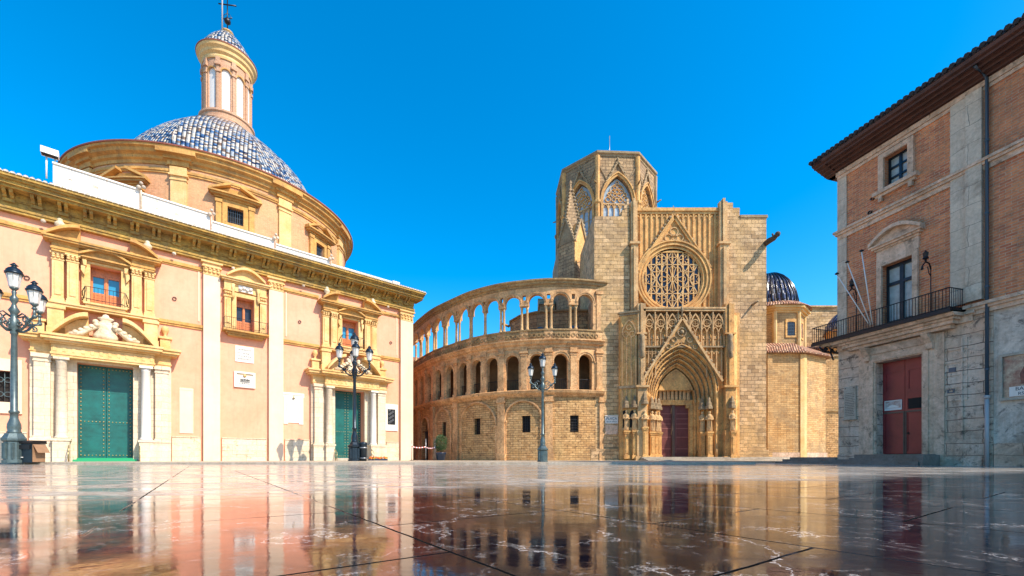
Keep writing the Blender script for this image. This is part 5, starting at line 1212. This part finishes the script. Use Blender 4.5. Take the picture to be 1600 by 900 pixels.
# balcony window with curved pediment
for c in (2.85, 9.4):
    w = MB(); frame(7.05, 9.95, c, .66, .22, .1); w.box(c - .9, c + .9, -.02, .06, 10.18, 10.75)
    w.tiers(c - .95, c + .95, .12, [(0, 10.75, 10.85), (.1, 10.85, 10.95), (.18, 10.95, 11.02)], -.02)
    A = [(c - 1.12 + 2.24 * k / 12, 11.03 + .52 * sin(pi * k / 12)) for k in range(13)]; w.band(A, [(x, z + .17) for x, z in A], -.02, .34); w.poly(A, -.02, .1)
    w.build('window_surround', M['warmstone'], Pz)
    w = MB(); w.box(c - .66, c + .66, -.42, -.38, 7.05, 9.95); win = w.build('window', M['curtain'], Pz)
    w = MB(); w.wall(c - .66, c + .66, -.38, -.28, 7.05, 9.95, [(c + s * .33, .25, z0, z1, 0) for s in (-1, 1) for z0, z1 in ((7.2, 8.95), (9.1, 9.8))]); w.build('window_frame', M['reddoor'] if 0 else M['irondark'], win)
# doorway
w = MB(); c = 2.93
w.wall(c - 1.4, c + 1.4, 0, .12, .3, 5.62, [(c, .98, .3, 5.2, 0)]); w.wall(c - 1.25, c + 1.25, .12, .18, .3, 5.45, [(c, 1.06, .3, 5.26, 0)])
w.tiers(c - 1.5, c + 1.5, .16, [(0, 5.63, 5.78), (.0, 5.78, 6.0)], 0)
for s in (-1, 1): w.box(c + s * 1.6 - .2, c + s * 1.6 + .2, 0, .1, .3, 6.0)
w.build('door_surround', M['warmstone'], Pz)
for s in (-1, 1):
    w = MB(); x = c + s * 1.32; w.prof(x - .13, x + .13, [(.12, 5.3), (.25, 5.35), (.28, 5.6), (.5, 5.85), (.6, 6.0), (.12, 6.0)]); w.build('console', M['warmstone'], Pz)
w = MB()
w.box(c - .98, c + .98, -.56, -.5, .3, 5.2); w.build('door_backing', M['dark'], Pz)
dd = []
for s in (-1, 1):
    x0, x1 = sorted((c + s * .01, c + s * .97)); w = MB(); w.box(x0, x1, -.5, -.42, .62, 5.18)
    w.wall(x0, x1, -.42, -.39, .62, 5.18, [((x0 + x1) / 2, .33, 3.75, 4.65, 0), ((x0 + x1) / 2, .38, 2.75, 3.3, 0), ((x0 + x1) / 2, .38, .75, 2.6, 0)])
    w.m = 1; w.box(x0 + .04, x1 - .04, -.39, -.375, 2.62, 2.7); w.box(c + s * .02 - .05, c + s * .02 + .05, -.39, -.365, .62, 2.7)
    d_ = w.build('door', [M['reddoor'], M['greydoor']], Pz); dd.append(d_)
w = MB(); w.box(c + .15, c + .9, -.42, -.38, 2.78, 3.27); w.build('door_window', M['dark'], dd[1])
w = MB(); w.box(c + .1, c + .16, -.42, -.36, 1.55, 1.65); w.build('lock', M['iron'], dd[1])
# steps and bollard stone
w = MB()
for k in range(3): w.box(c - 1.75 + .0 * k, c + 1.5, -.6, 1.25 - .38 * k, GZ + .17 * k, GZ + .17 * (k + 1))
w.box(c + 1.52, c + 1.66, .1, 1.2, GZ, .55); w.build('door_steps', M['darkstep'], Pz)
w = MB(); w.box(-3.2, c - 1.76, -2.0, .9, GZ, GZ + .13); w.box(-3.0, c - 1.9, -2.0, .55, GZ + .13, GZ + .26); w.box(-2.8, -.05, -2.0, .2, GZ + .26, GZ + .38); w.build('side_steps', M['darkstep'], Pz)
# balcony
w = MB(); w.tiers(.55, 5.25, .5, [(-.15, 6.05, 6.2), (0, 6.2, 6.36), (.1, 6.36, 6.46)], 0); w.prof(.15, 5.45, [(0, 6.47), (.75, 6.47), (.86, 6.6), (0, 6.62)]); w.build('balcony_cornice', M['warmstone'], Pz)
w = MB(); w.box(-.8, 5.42, 0, .98, 6.68, 6.76); w.box(-.8, 5.42, .9, .98, 6.6, 6.68); w.box(-.8, -.05, -1.6, 0, 6.68, 6.76); w.build('balcony_slab', M['iron'], Pz)
w = MB()
for z in (6.8, 7.62): w.tube([(-.76, -1.5, z), (-.76, .93, z), (5.38, .93, z), (5.38, .0, z)], .025, 5)
for k in range(51): x = -.76 + 6.14 * k / 50; w.tube([(x, .93, 6.76), (x, .93, 7.62)], .013, 4)
for k in range(7): t = .93 * k / 7; w.tube([(5.38, t, 6.76), (5.38, t, 7.62)], .013, 4)
for k in range(18): t = .93 - 2.4 * k / 17; w.tube([(-.76, t, 6.76), (-.76, t, 7.62)], .013, 4)
w.build('balcony_railing', M['iron'], Pz)
w = MB()
for t in (-1.3, -.5, .3): w.tube([(-.85, t, 6.65), (-.6, t, 6.35), (-.2, t, 6.2), (-.05, t, 5.75)], [.05, .07, .05, .04], 6)
for k in range(6): w.ball(-.3 + .05 * k, .5 - .35 * k, 6.4 - .06 * (k % 3), .1, 7)
for t in (-.9, 0, .6):
    P = [(-.2 + .16 * cos(q * .7), t, 6.35 + .16 * sin(q * .7)) for q in range(9)]; w.tube(P, .03, 5)
w.build('balcony_bracket', M['iron'], Pz)
# drain pipe
w = MB(); w.tube([(6.17, .12, 2.9), (6.17, .12, 16.0), (6.17, .9, 16.3)], .06, 8)
for z in (4, 7.4, 10.4, 13.4): w.lathe(6.17, .12, [(.075, z), (.075, z + .08)], 8)
w.build('drain_pipe', M['pipe'], Pz)
w = MB(); w.tube([(6.17, .12, GZ), (6.17, .12, 2.9)], .07, 8); w.lathe(6.17, .12, [(.1, 2.85), (.1, 2.98)], 8); w.build('pipe_foot', M['pipewhite'], Pz)
for x, z in ((1.75, 13.6), (1.62, 12.95)): w = MB(); w.ring(x, z, .08, .03, 0, .06, 10); w.build('wall_ring', M['iron'], Pz)

def onwall(name, label, cat, P0, rz, a, t, z, group=None):
    c_, s_ = cos(rz), sin(rz)
    return thing(name, label, cat, (P0[0] + c_ * a + s_ * t, P0[1] + s_ * a - c_ * t, z), rz, group)
PO, BO = (17.85, 23.8), (-31.8, 27.0)
# street photo print and tile picture
o = onwall('poster', 'framed street photograph panel on the left leaf of the dark red door', 'poster', PO, RR, c - .5, -.38, 2.78)
w = MB(); w.box(-.38, .38, 0, .02, 0, .49); w.build('frame', M['white'], o); w = MB(); w.box(-.34, .34, .02, .025, .1, .45); w.build('picture', M['posterblue'], o)
w = MB(); A = [(-.3 + .6 * k / 10, .12 + .14 * sin(pi * k / 10)) for k in range(11)]; w.poly(A, .026, .03); w.build('light_patch', M['white'], o)
o = onwall('tile_picture', 'glazed tile picture of a robed figure framed in stone beside the drainpipe', 'tile picture', PO, RR, 7.35, 0, 2.7)
w = MB(); w.wall(-.84, .84, 0, .1, 0, 1.85, [(0, .74, .1, 1.75, 0)]); w.build('frame', M['greystone'], o)
w = MB(); w.box(-.74, .74, 0, .02, .1, 1.75); w.build('tiles', M['ceramic'], o)
w = MB(); w.box(-.56, .56, .02, .028, .14, .52); w.build('name_tiles', M['marblewhite'], o)
fig = M['reddoor']; w = MB(); w.poly([(-.22, .6), (.3, .6), (.34, 1.0), (.2, 1.3), (.12, 1.42), (-.04, 1.42), (-.14, 1.28), (-.26, 1.0)], .021, .03); w.build('painted_robe', plain('painted_robe', (0.20, .06, .04), .4, 0, .6, 8), o)
w = MB(); w.ring(.04, 1.48, .07, .13, .021, .031, 12); w.build('painted_head', M['marblewhite'], o)
text_mesh('lettering', 'BANCAL', .2, M['pipe'], o, (0, -.032, .42)); text_mesh('lettering', 'RSMA', .17, M['pipe'], o, (-.1, -.032, .23))
o = onwall('stone_tablet', 'weathered inscribed stone tablet left of the red palace door', 'tablet', PO, RR, .68, .03, 2.5)
w = MB(); w.box(-.3, .3, 0, .08, 0, 1.72); w.box(-.36, .36, 0, .12, -.06, 0); w.build('slab', M['greystone'], o)
w = MB(); 
for s in (-1, 1): w.ball(s * .22, .09, 1.62, .035, 6)
for k in range(14):
    x = -.24; z = 1.32 - .09 * k
    while x < .2: l = random.uniform(.03, .09); w.box(x, min(x + l, .24), .08, .086, z, z + .035); x += l + .02
w.build('inscription', plain('worn_lettering', (.16, .13, .1), .9), o)
o = onwall('wall_notice', 'small dark plate fixed to the ashlar right of the red door', 'plate', PO, RR, 5.0, .04, 4.15)
w = MB(); w.box(-.12, .12, 0, .03, 0, .2); w.build('plate', M['pipe'], o)
o = onwall('wall_notice', 'lower dark plate fixed to the ashlar right of the red door', 'plate', PO, RR, 4.95, .04, 3.25)
w = MB(); w.wall(-.12, .12, 0, .03, 0, .16, [(0, .08, .04, .12, 0)]); w.build('plate', M['pipe'], o)
# wall lanterns and flagpoles of the balcony
def wall_lamp(label, a, z):
    o = onwall('wall_lantern', label, 'wall lantern', PO, RR, a, .02, z, 'iron wall lanterns beside the balcony window')
    w = MB(); w.tube([(0, .08, -1.9), (0, .08, .35)], .022, 5); w.tube([(0, .08, .2), (0, .18, .45), (0, .42, .5), (0, .62, .3), (0, .66, .12)], [.03, .03, .035, .03, .05], 6); w.tube([(0, .08, -.1), (0, .2, 0), (0, .3, .3)], .02, 5); w.ball(0, .42, .56, .05, 6); w.build('bracket', M['iron'], o)
    w = MB(); w.lathe(0, .42, [(.05, .6), (.13, .64), (.09, .72), (.12, .88), (.05, .95), (.02, 1.02)], 6, smooth=False); w.build('lantern', M['iron'], o)
wall_lamp('black iron wall lantern left of the balcony window', 1.02, 8.75); wall_lamp('black iron wall lantern right of the balcony window', 4.25, 8.75)
for lab, ta, tt, tz in (('leftmost of three white flagpoles on the palace balcony, leaning most', 1.25, 1.7, 9.75), ('middle one of three white flagpoles on the palace balcony', 1.75, 1.75, 10.1), ('rightmost of three white flagpoles on the palace balcony, nearly upright', 2.35, 1.75, 10.35)):
    o = onwall('flagpole', lab, 'flagpole', PO, RR, 2.25 + (ta - 1.75) * .12, .88, 6.95, 'flagpoles on the balcony')
    d = (ta - 2.25, tt - .88, tz - 6.95); w = MB(); w.tube([(0, 0, 0), d], .024, 8); w.build('pole', M['white'], o)
    w = MB(); w.lathe(d[0], d[1], [(.02, d[2]), (.09, d[2] + .03), (.09, d[2] + .07), (.02, d[2] + .12)], 8); w.build('finial', M['iron'], o)
# ------------------------------------------------------------------ plaques on the church
def marks(w, x0, x1, z, h, t, dens=1.0):
    x = x0
    while x < x1: l = random.uniform(.04, .12); w.box(x, min(x + l, x1), t, t + .006, z, z + h); x += l + .035 / dens
o = onwall('marble_plaque', 'upper white marble plaque with faint worn lettering under the middle balcony', 'plaque', BO, BR, 13.18, .0, 8.28)
w = MB(); w.box(-.66, .66, 0, .05, 0, 1.3); w.build('slab', M['marblewhite'], o)
w = MB()
for z, x0, x1, h in ((.95, -.5, .5, .13), (.68, -.52, -.3, .1), (.66, -.15, .35, .12), (.44, -.52, .52, .09), (.18, -.5, .52, .16)): marks(w, x0, x1, z, h, .05)
w.build('inscription', M['faintink'], o)
o = onwall('framed_plaque', 'lower framed white marble relief with dark carved emblem and lettering', 'plaque', BO, BR, 13.18, .0, 6.2)
w = MB(); w.wall(-.75, .75, 0, .14, 0, 1.28, [(0, .6, .12, 1.14, 0)]); w.build('frame', M['marblewhite'], o)
w = MB(); w.box(-.6, .6, 0, .04, .12, 1.14); w.build('slab', M['marblewhite'], o)
w = MB(); w.ball(0, .07, .98, .12, 10); w.box(-.5, .5, .04, .07, 1.05, 1.09); w.build('boss', M['pale_ochre'], o)
w = MB()
for k in range(9):
    x = -.32 + .08 * k; w.tube([(x, .05, .72 - .02 * (k % 3)), (x + .06, .055, .62), (x - .02, .05, .52), (x + .05, .05, .44)], .022, 4)
for k in range(3): w.ring(-.2 + .2 * k, .64, .07, .03, .04, .055, 8)
marks(w, -.4, .42, .28, .05, .04); marks(w, -.3, .3, .36, .04, .04)
w.build('carved_emblem', M['ink'], o)
o = onwall('marble_tablet', 'large white marble tablet with long inscription, left of the second green door', 'tablet', BO, BR, 16.9, .0, 3.4)
w = MB(); w.poly([(-.8, 0), (-.45, 0), (-.45, .12), (.45, .12), (.45, 0), (.8, 0), (.8, 2.35), (.88, 2.4), (.88, 2.75), (-.88, 2.75), (-.88, 2.4), (-.8, 2.35)], 0, .06); w.box(-.78, .78, .06, .1, 2.56, 2.62); w.build('slab', M['marblewhite'], o)
w = MB()
for k in range(17): marks(w, -.62, .62, .42 + .105 * k, .035, .06)
w.build('inscription', M['faintink'], o)
w = MB(); w.lathe(0, .1, [(.12, 2.26), (.05, 2.34), (.06, 2.44), (.02, 2.5)], 6); w.build('emblem', M['brass'], o)
o = onwall('relief_panel', 'dark bronze relief in a white stone frame right of the second green door', 'relief', BO, BR, 26.15, .0, 3.2)
w = MB(); w.wall(-.72, .72, 0, .1, .0, 2.72, [(0, .42, .62, 2.2, 0)]); w.build('frame', M['marblewhite'], o)
w = MB(); w.box(-.42, .42, 0, .04, .62, 2.2); w.m = 1
for k in range(10): w.ring(-.2 + .2 * (k % 3), .85 + .14 * k, .09, .03, .04, .07, 8)
w.build('relief', [M['iron'], M['steel']], o)
# street name sign on the cathedral buttress
o = thing('street_sign', 'small white tiled street name sign on the wall left of the portal', 'sign', (9.6, 42.0 - .02, 3.75))
w = MB(); w.box(-.62, .62, 0, .04, 0, .72); w.box(-.64, .64, 0, .1, .72, .78); w.build('tiles', M['marblewhite'], o)
text_mesh('lettering', 'PLAÇA', .34, M['pipe'], o, (-.0, -.046, .46)); text_mesh('lettering', 'DE LA VERGE', .17, M['pipe'], o, (0, -.046, .17))
o = thing('blank_panel', 'plain pale stone panel directly below the small street name sign', 'panel', (9.6, 42.0 - .02, 2.7))
w = MB(); w.box(-.6, .6, 0, .03, 0, .92); w.build('slab', M['warmstone'], o)
# roof fixtures of the church
for lab, a, z in (('white floodlight box on posts at the left end of the church roof', 2.15, 18.9), ('small white floodlight on the right end of the church roof', 26.9, 17.6)):
    o = onwall('floodlight', lab, 'floodlight', BO, BR, a, -.6, z, 'white floodlights on the church roof')
    k = .75 if a < 5 else .7; hz = 1.55 if a < 5 else .8
    w = MB(); w.tube([(-.2, 0, 0), (-.2, 0, hz)], .05); w.tube([(.2, 0, 0), (.2, 0, hz)], .05); w.build('post', M['white'], o)
    w = MB(); w.prof(-.6 * k, .5 * k, [(-.3, hz), (.35, hz - .05), (.35, hz + .35), (-.3, hz + .42)]); w.m = 1; w.box(-.55 * k, .45 * k, .0, .3, hz - .09, hz - .04); w.build('housing', [M['white'], M['iron']], o)

# ------------------------------------------------------------------ street lamps
def lantern(o, x, y, z, s, shaft=True):
    w = MB(); w.lathe(x, y, [(.15 * s, z), (.20 * s, z + .06 * s), (.30 * s, z + .72 * s), (.31 * s, z + .75 * s)], 8, smooth=False); g_ = w.build('lamp_glass', M['lampglass'], o)
    w = MB()
    for k in range(8):
        th = 2 * pi * k / 8; w.tube([(x + .16 * s * cos(th), y + .16 * s * sin(th), z), (x + .31 * s * cos(th), y + .31 * s * sin(th), z + .74 * s)], .014 * s, 4)
    w.lathe(x, y, [(.05 * s, z - .16 * s), (.1 * s, z - .1 * s), (.17 * s, z - .02 * s), (.17 * s, z + .02 * s)], 8)
    w.build('lantern_frame', M['irongrey'], g_)
    w = MB(); w.lathe(x, y, [(.36 * s, z + .72 * s), (.37 * s, z + .80 * s), (.33 * s, z + .84 * s), (.31 * s, z + .93 * s), (.22 * s, z + 1.04 * s), (.12 * s, z + 1.1 * s), (.09 * s, z + 1.16 * s), (.17 * s, z + 1.2 * s), (.12 * s, z + 1.24 * s), (.03 * s, z + 1.34 * s)], 16)
    w.build('lantern_cap', M['irondark'], o)
def lamp(label, loc, H, arms, rot, mat, plinth_wide=1.0):
    """tall cast-iron lamp with scrolled arms; H = overall height"""
    o = thing('street_lamp', label, 'street lamp', loc, rot, 'cast iron street lamps'); s = H / 10.2
    w = MB(); pw = plinth_wide
    w.lathe(0, 0, [(.52 * s * pw, 0), (.52 * s * pw, .12 * s), (.46 * s * pw, .16 * s), (.44 * s * pw, 1.05 * s), (.54 * s * pw, 1.12 * s), (.55 * s * pw, 1.22 * s), (.42 * s, 1.3 * s), (.33 * s, 1.48 * s), (.27 * s, 1.52 * s)], 8, rot=pi / 8, smooth=False)
    for k in range(8):
        th = 2 * pi * k / 8; r = .45 * s * pw * cos(pi / 8); w.box(r * cos(th) - .05 * s, r * cos(th) + .05 * s, r * sin(th) - .05 * s, r * sin(th) + .05 * s, .2 * s, 1.0 * s)
    w.build('base', mat, o)
    w = MB(); w.lathe(0, 0, [(.26 * s, 1.5 * s), (.28 * s, 1.56 * s), (.23 * s, 1.62 * s), (.26 * s, 1.75 * s), (.25 * s, 1.95 * s), (.16 * s, 2.25 * s), (.15 * s, 2.5 * s), (.2 * s, 2.54 * s), (.2 * s, 2.62 * s), (.14 * s, 2.68 * s), (.135 * s, 4.5 * s), (.11 * s, 6.5 * s), (.12 * s, 6.52 * s), (.16 * s, 6.6 * s), (.13 * s, 6.7 * s), (.2 * s, 6.85 * s), (.2 * s, 7.3 * s), (.12 * s, 7.4 * s), (.14 * s, 7.6 * s), (.22 * s, 7.75 * s), (.12 * s, 7.95 * s), (.08 * s, 8.1 * s), (.15 * s, 8.25 * s), (.16 * s, 8.4 * s), (.07 * s, 8.55 * s), (.1 * s, 8.7 * s), (.06 * s, 8.8 * s)], 14)
    w.build('pole', mat, o)
    for k in range(arms):
        th = 2 * pi * k / arms; fx = lambda a, t, z, th=th: (a * cos(th) - t * sin(th), a * sin(th) + t * cos(th), z)
        w = MB(fx); R_ = 1.12
        P = [(.15, 6.75), (.4, 6.78), (.62, 6.95), (.78, 7.2), (.95, 7.32), (1.1, 7.38), (1.14, 7.6), (1.12, 7.8)]
        w.tube([(a * s, 0, z * s) for a, z in P], [.06 * s] * 5 + [.07 * s, .06 * s, .05 * s], 7)
        for cx2, cz2, r2, a_0 in ((.62, 7.28, .2, 0), (.33, 7.08, .17, 2), (.9, 7.08, .15, 4)):
            P = [(cx2 + r2 * (1 - q / 16) * cos(a_0 + q * .62), cz2 + r2 * (1 - q / 16) * sin(a_0 + q * .62)) for q in range(13)]; w.tube([(a * s, 0, z * s) for a, z in P], .038 * s, 5)
        w.tube([(.18 * s, 0, 7.45 * s), (.45 * s, 0, 7.6 * s), (.62 * s, 0, 7.5 * s)], .04 * s, 5)
        w.ball(.75 * s, 0, 7.2 * s, .09 * s, 6); w.ball(1.13 * s, 0, 7.42 * s, .11 * s, 8)
        w.lathe(1.12 * s, 0, [(.04 * s, 7.75 * s), (.12 * s, 7.82 * s), (.06 * s, 7.92 * s)], 8)
        w.build('scrolled_arm', mat, o); lantern(o, 1.12 * s * cos(th), -1.12 * s * sin(th) * -1 * -1, 8.05 * s, s) if 0 else lantern(o, 1.12 * s * cos(th), -1.12 * s * sin(th), 8.05 * s, s * .9)
    lantern(o, 0, 0, 8.9 * s, s * .97)
    return o
lamp('large five-lantern lamp post nearest the camera, beside the black bin at far left', (-25.17, 22.0, PZ), 10.1, 4, radians(-4), M['irongrey'], .85)
lamp('five-lantern lamp post in front of the second green church door', (-12.3, 34.0, PZ), 10.05, 4, radians(24), M['irondark'])
lamp('shorter three-lantern lamp post in front of the curved gallery', (1.83, 26.0, PZ), 6.5, 2, radians(0), M['irongrey'])
# ------------------------------------------------------------------ street furniture and small things
o = thing('litter_bin', 'glossy black litter bin with hinged lid on the pavement by the nearest lamp post', 'litter bin', (-24.78, 22.35, PZ), radians(6))
w = MB(); w.prof(-.42, .42, [(-.35, 0), (.35, 0), (.38, .95), (-.38, .95)]); w.build('body', M['irondark'], o)
w = MB(); w.box(.425, .45, -.33, .33, .03, .93); w.face([(.455, -.33, .93), (.455, .33, .93), (.68, .33, .5), (.68, -.33, .5)]); w.build('side_reflection', plain('brown_reflection', (.30, .17, .09), .6, 0, .2), o)  # added panel and flap; the brown reflection on the bin's side is their colour
w = MB(); w.prof(-.45, .45, [(-.42, .96), (.42, .96), (.44, 1.02), (.3, 1.12), (-.4, 1.12)]); w.box(-.38, .38, .38, .43, .68, .9); w.build('lid', M['iron'], o)
w = MB(); w.box(-.06, .06, .385, .4, .25, .29); w.build('badge', M['white'], o)
o = thing('litter_bin', 'narrow dark grey bin strapped beside the middle lamp post', 'litter bin', (-11.65, 34.1, PZ))
w = MB(); w.lathe(0, 0, [(.26, 0), (.3, 1.3), (.32, 1.35), (.3, 1.45), (.1, 1.5)], 12); w.build('body', M['irondark'], o)
w = MB(); w.lathe(0, 0, [(.31, .2), (.315, .26)], 12); w.lathe(0, 0, [(.33, 1.0), (.335, 1.08)], 12); w.build('band', M['steel'], o)
def rail(label, P0, a):
    o = onwall('handrail', label, 'handrail', BO, BR, a, .0, PZ, 'brass handrails at the church doors')
    w = MB()
    for z in (.55, .95): w.tube([(0, .4, z + .35), (0, .75, z + .32), (0, 1.5, z - .15), (0, 1.62, z - .3)], .025, 6)
    w.build('rail', M['brass'], o)
    for t, h in ((.45, 1.3), (1.05, 1.1), (1.6, .72)): w = MB(); w.tube([(0, t, 0), (0, t, h)], .025, 6); w.build('post', M['brass'], o)
for lab, a in (('brass handrail left of the near green church door', 4.84 - 1.75), ('brass handrail right of the near green church door', 4.84 + 1.75), ('brass handrail left of the far green church door', 21.86 - 1.75), ('brass handrail right of the far green church door, by the flowers', 21.86 + 1.75)): rail(lab, BO, a)
o = onwall('flower_tray', 'low tray of orange and yellow flowers at the foot of the far church door rail', 'flowers', BO, BR, 24.2, 1.2, PZ)
w = MB(); w.box(-.9, .9, -.2, .2, 0, .16); w.build('tray', M['bluepot'], o)
w = MB()
for k in range(70): w.m = 0 if k % 3 else 1; w.ball(random.uniform(-.9, .9), random.uniform(-.2, .25), random.uniform(.16, .34), .07, 5)
w.build('blossoms', [M['flower'], M['flower2']], o)
o = onwall('notice_board', 'small white notice board leaning at the foot of the far church door column', 'notice', BO, BR, 24.0, .95, PZ + .25)
w = MB(); w.poly([(-.3, 0), (.3, 0), (.3, .95), (-.3, .95)], 0, .04); w.build('panel', M['white'], o)
w = MB(); w.tube([(-.33, .02, -.25), (-.33, .02, 1.0), (-.1, .02, 1.15), (.33, .02, 1.15), (.33, .02, -.25)], .03, 6); w.build('frame', M['steel'], o)
# potted laurel
o = thing('potted_shrub', 'round clipped green shrub in a dark blue pot by the gallery wall', 'potted shrub', (-7.3, 44.6, PZ))
w = MB(); w.lathe(0, 0, [(.42, 0), (.52, .7), (.56, .72), (.56, .8), (.48, .8), (.46, .7)], 16); w.build('pot', M['bluepot'], o)
w = MB(); w.tube([(0, 0, .6), (.03, 0, 1.2), (0, .02, 1.6)], .05); 
for k in range(6): th = k; w.tube([(0, 0, 1.2), (.5 * cos(th), .5 * sin(th), 1.9)], .02, 4)
w.build('stem', M['bark'], o)
w = MB(); rnd = random.Random(3)
for k in range(2600):
    u = rnd.uniform(-1, 1); th = rnd.uniform(0, 2 * pi); r = rnd.uniform(.35, 1) ** .5; q = sqrt(1 - u * u)
    bump_ = 1 + .16 * sin(3 * th + 4 * u) + .1 * sin(7 * th)
    x, y, z = .66 * r * q * cos(th) * bump_, .66 * r * q * sin(th) * bump_, 1.75 + .95 * r * u * (1 if u > 0 else .95)
    d = Vector((rnd.uniform(-1, 1), rnd.uniform(-1, 1), rnd.uniform(-.6, 1))).normalized(); e = d.cross(Vector((rnd.uniform(-1, 1), .3, .5))).normalized(); l = rnd.uniform(.06, .12)
    p = Vector((x, y, z)); w.face([tuple(p), tuple(p + d * l * .5 + e * l * .35), tuple(p + d * l), tuple(p + d * l * .5 - e * l * .35)], [(0, 0)] * 4)
w.build('leaves', M['leaf'], o)
# posts with red and white tape closing the lane
pts = [(-10.9, 44.9), (-9.6, 45.6), (-8.6, 45.2), (-8.0, 44.7)]
posts = [(-9.95, 43.2), (-8.75, 44.2), (-7.85, 44.4)]
for k, ((x, y), lab) in enumerate(zip(posts, ('grey barrier post nearest the church corner', 'grey barrier post in front of the dark lane gate', 'grey barrier post beside the potted shrub'))):
    o = thing('barrier_post', lab, 'post', (x, y, PZ), 0, 'posts of the taped barrier')
    w = MB(); w.lathe(0, 0, [(.035, .04), (.035, 2.2 if k else 2.0)], 8); w.build('pole', M['steel'], o); w = MB(); w.lathe(0, 0, [(.22, 0), (.22, .03), (.06, .06)], 12); w.build('foot', M['iron'], o)
o = thing('barrier_tape', 'red and white tape strung between the grey barrier posts', 'tape', (posts[0][0], posts[0][1], PZ))
w = MB()
for i in range(2):
    p, q = posts[i], posts[i + 1]
    for k in range(10):
        f0, f1 = k / 10, (k + 1) / 10; zz = lambda f: 1.35 - .12 * 4 * f * (1 - f) - .05 * i; X = lambda f: (p[0] + (q[0] - p[0]) * f - posts[0][0], -(p[1] + (q[1] - p[1]) * f - posts[0][1]) + .05)
        w.m = k % 2; a_, b_ = X(f0), X(f1); w.face([(a_[0], a_[1], zz(f0)), (b_[0], b_[1], zz(f1)), (b_[0], b_[1], zz(f1) + .1), (a_[0], a_[1], zz(f0) + .1)])
w.build('tape', [M['tape_red'], M['tape_white']], o)
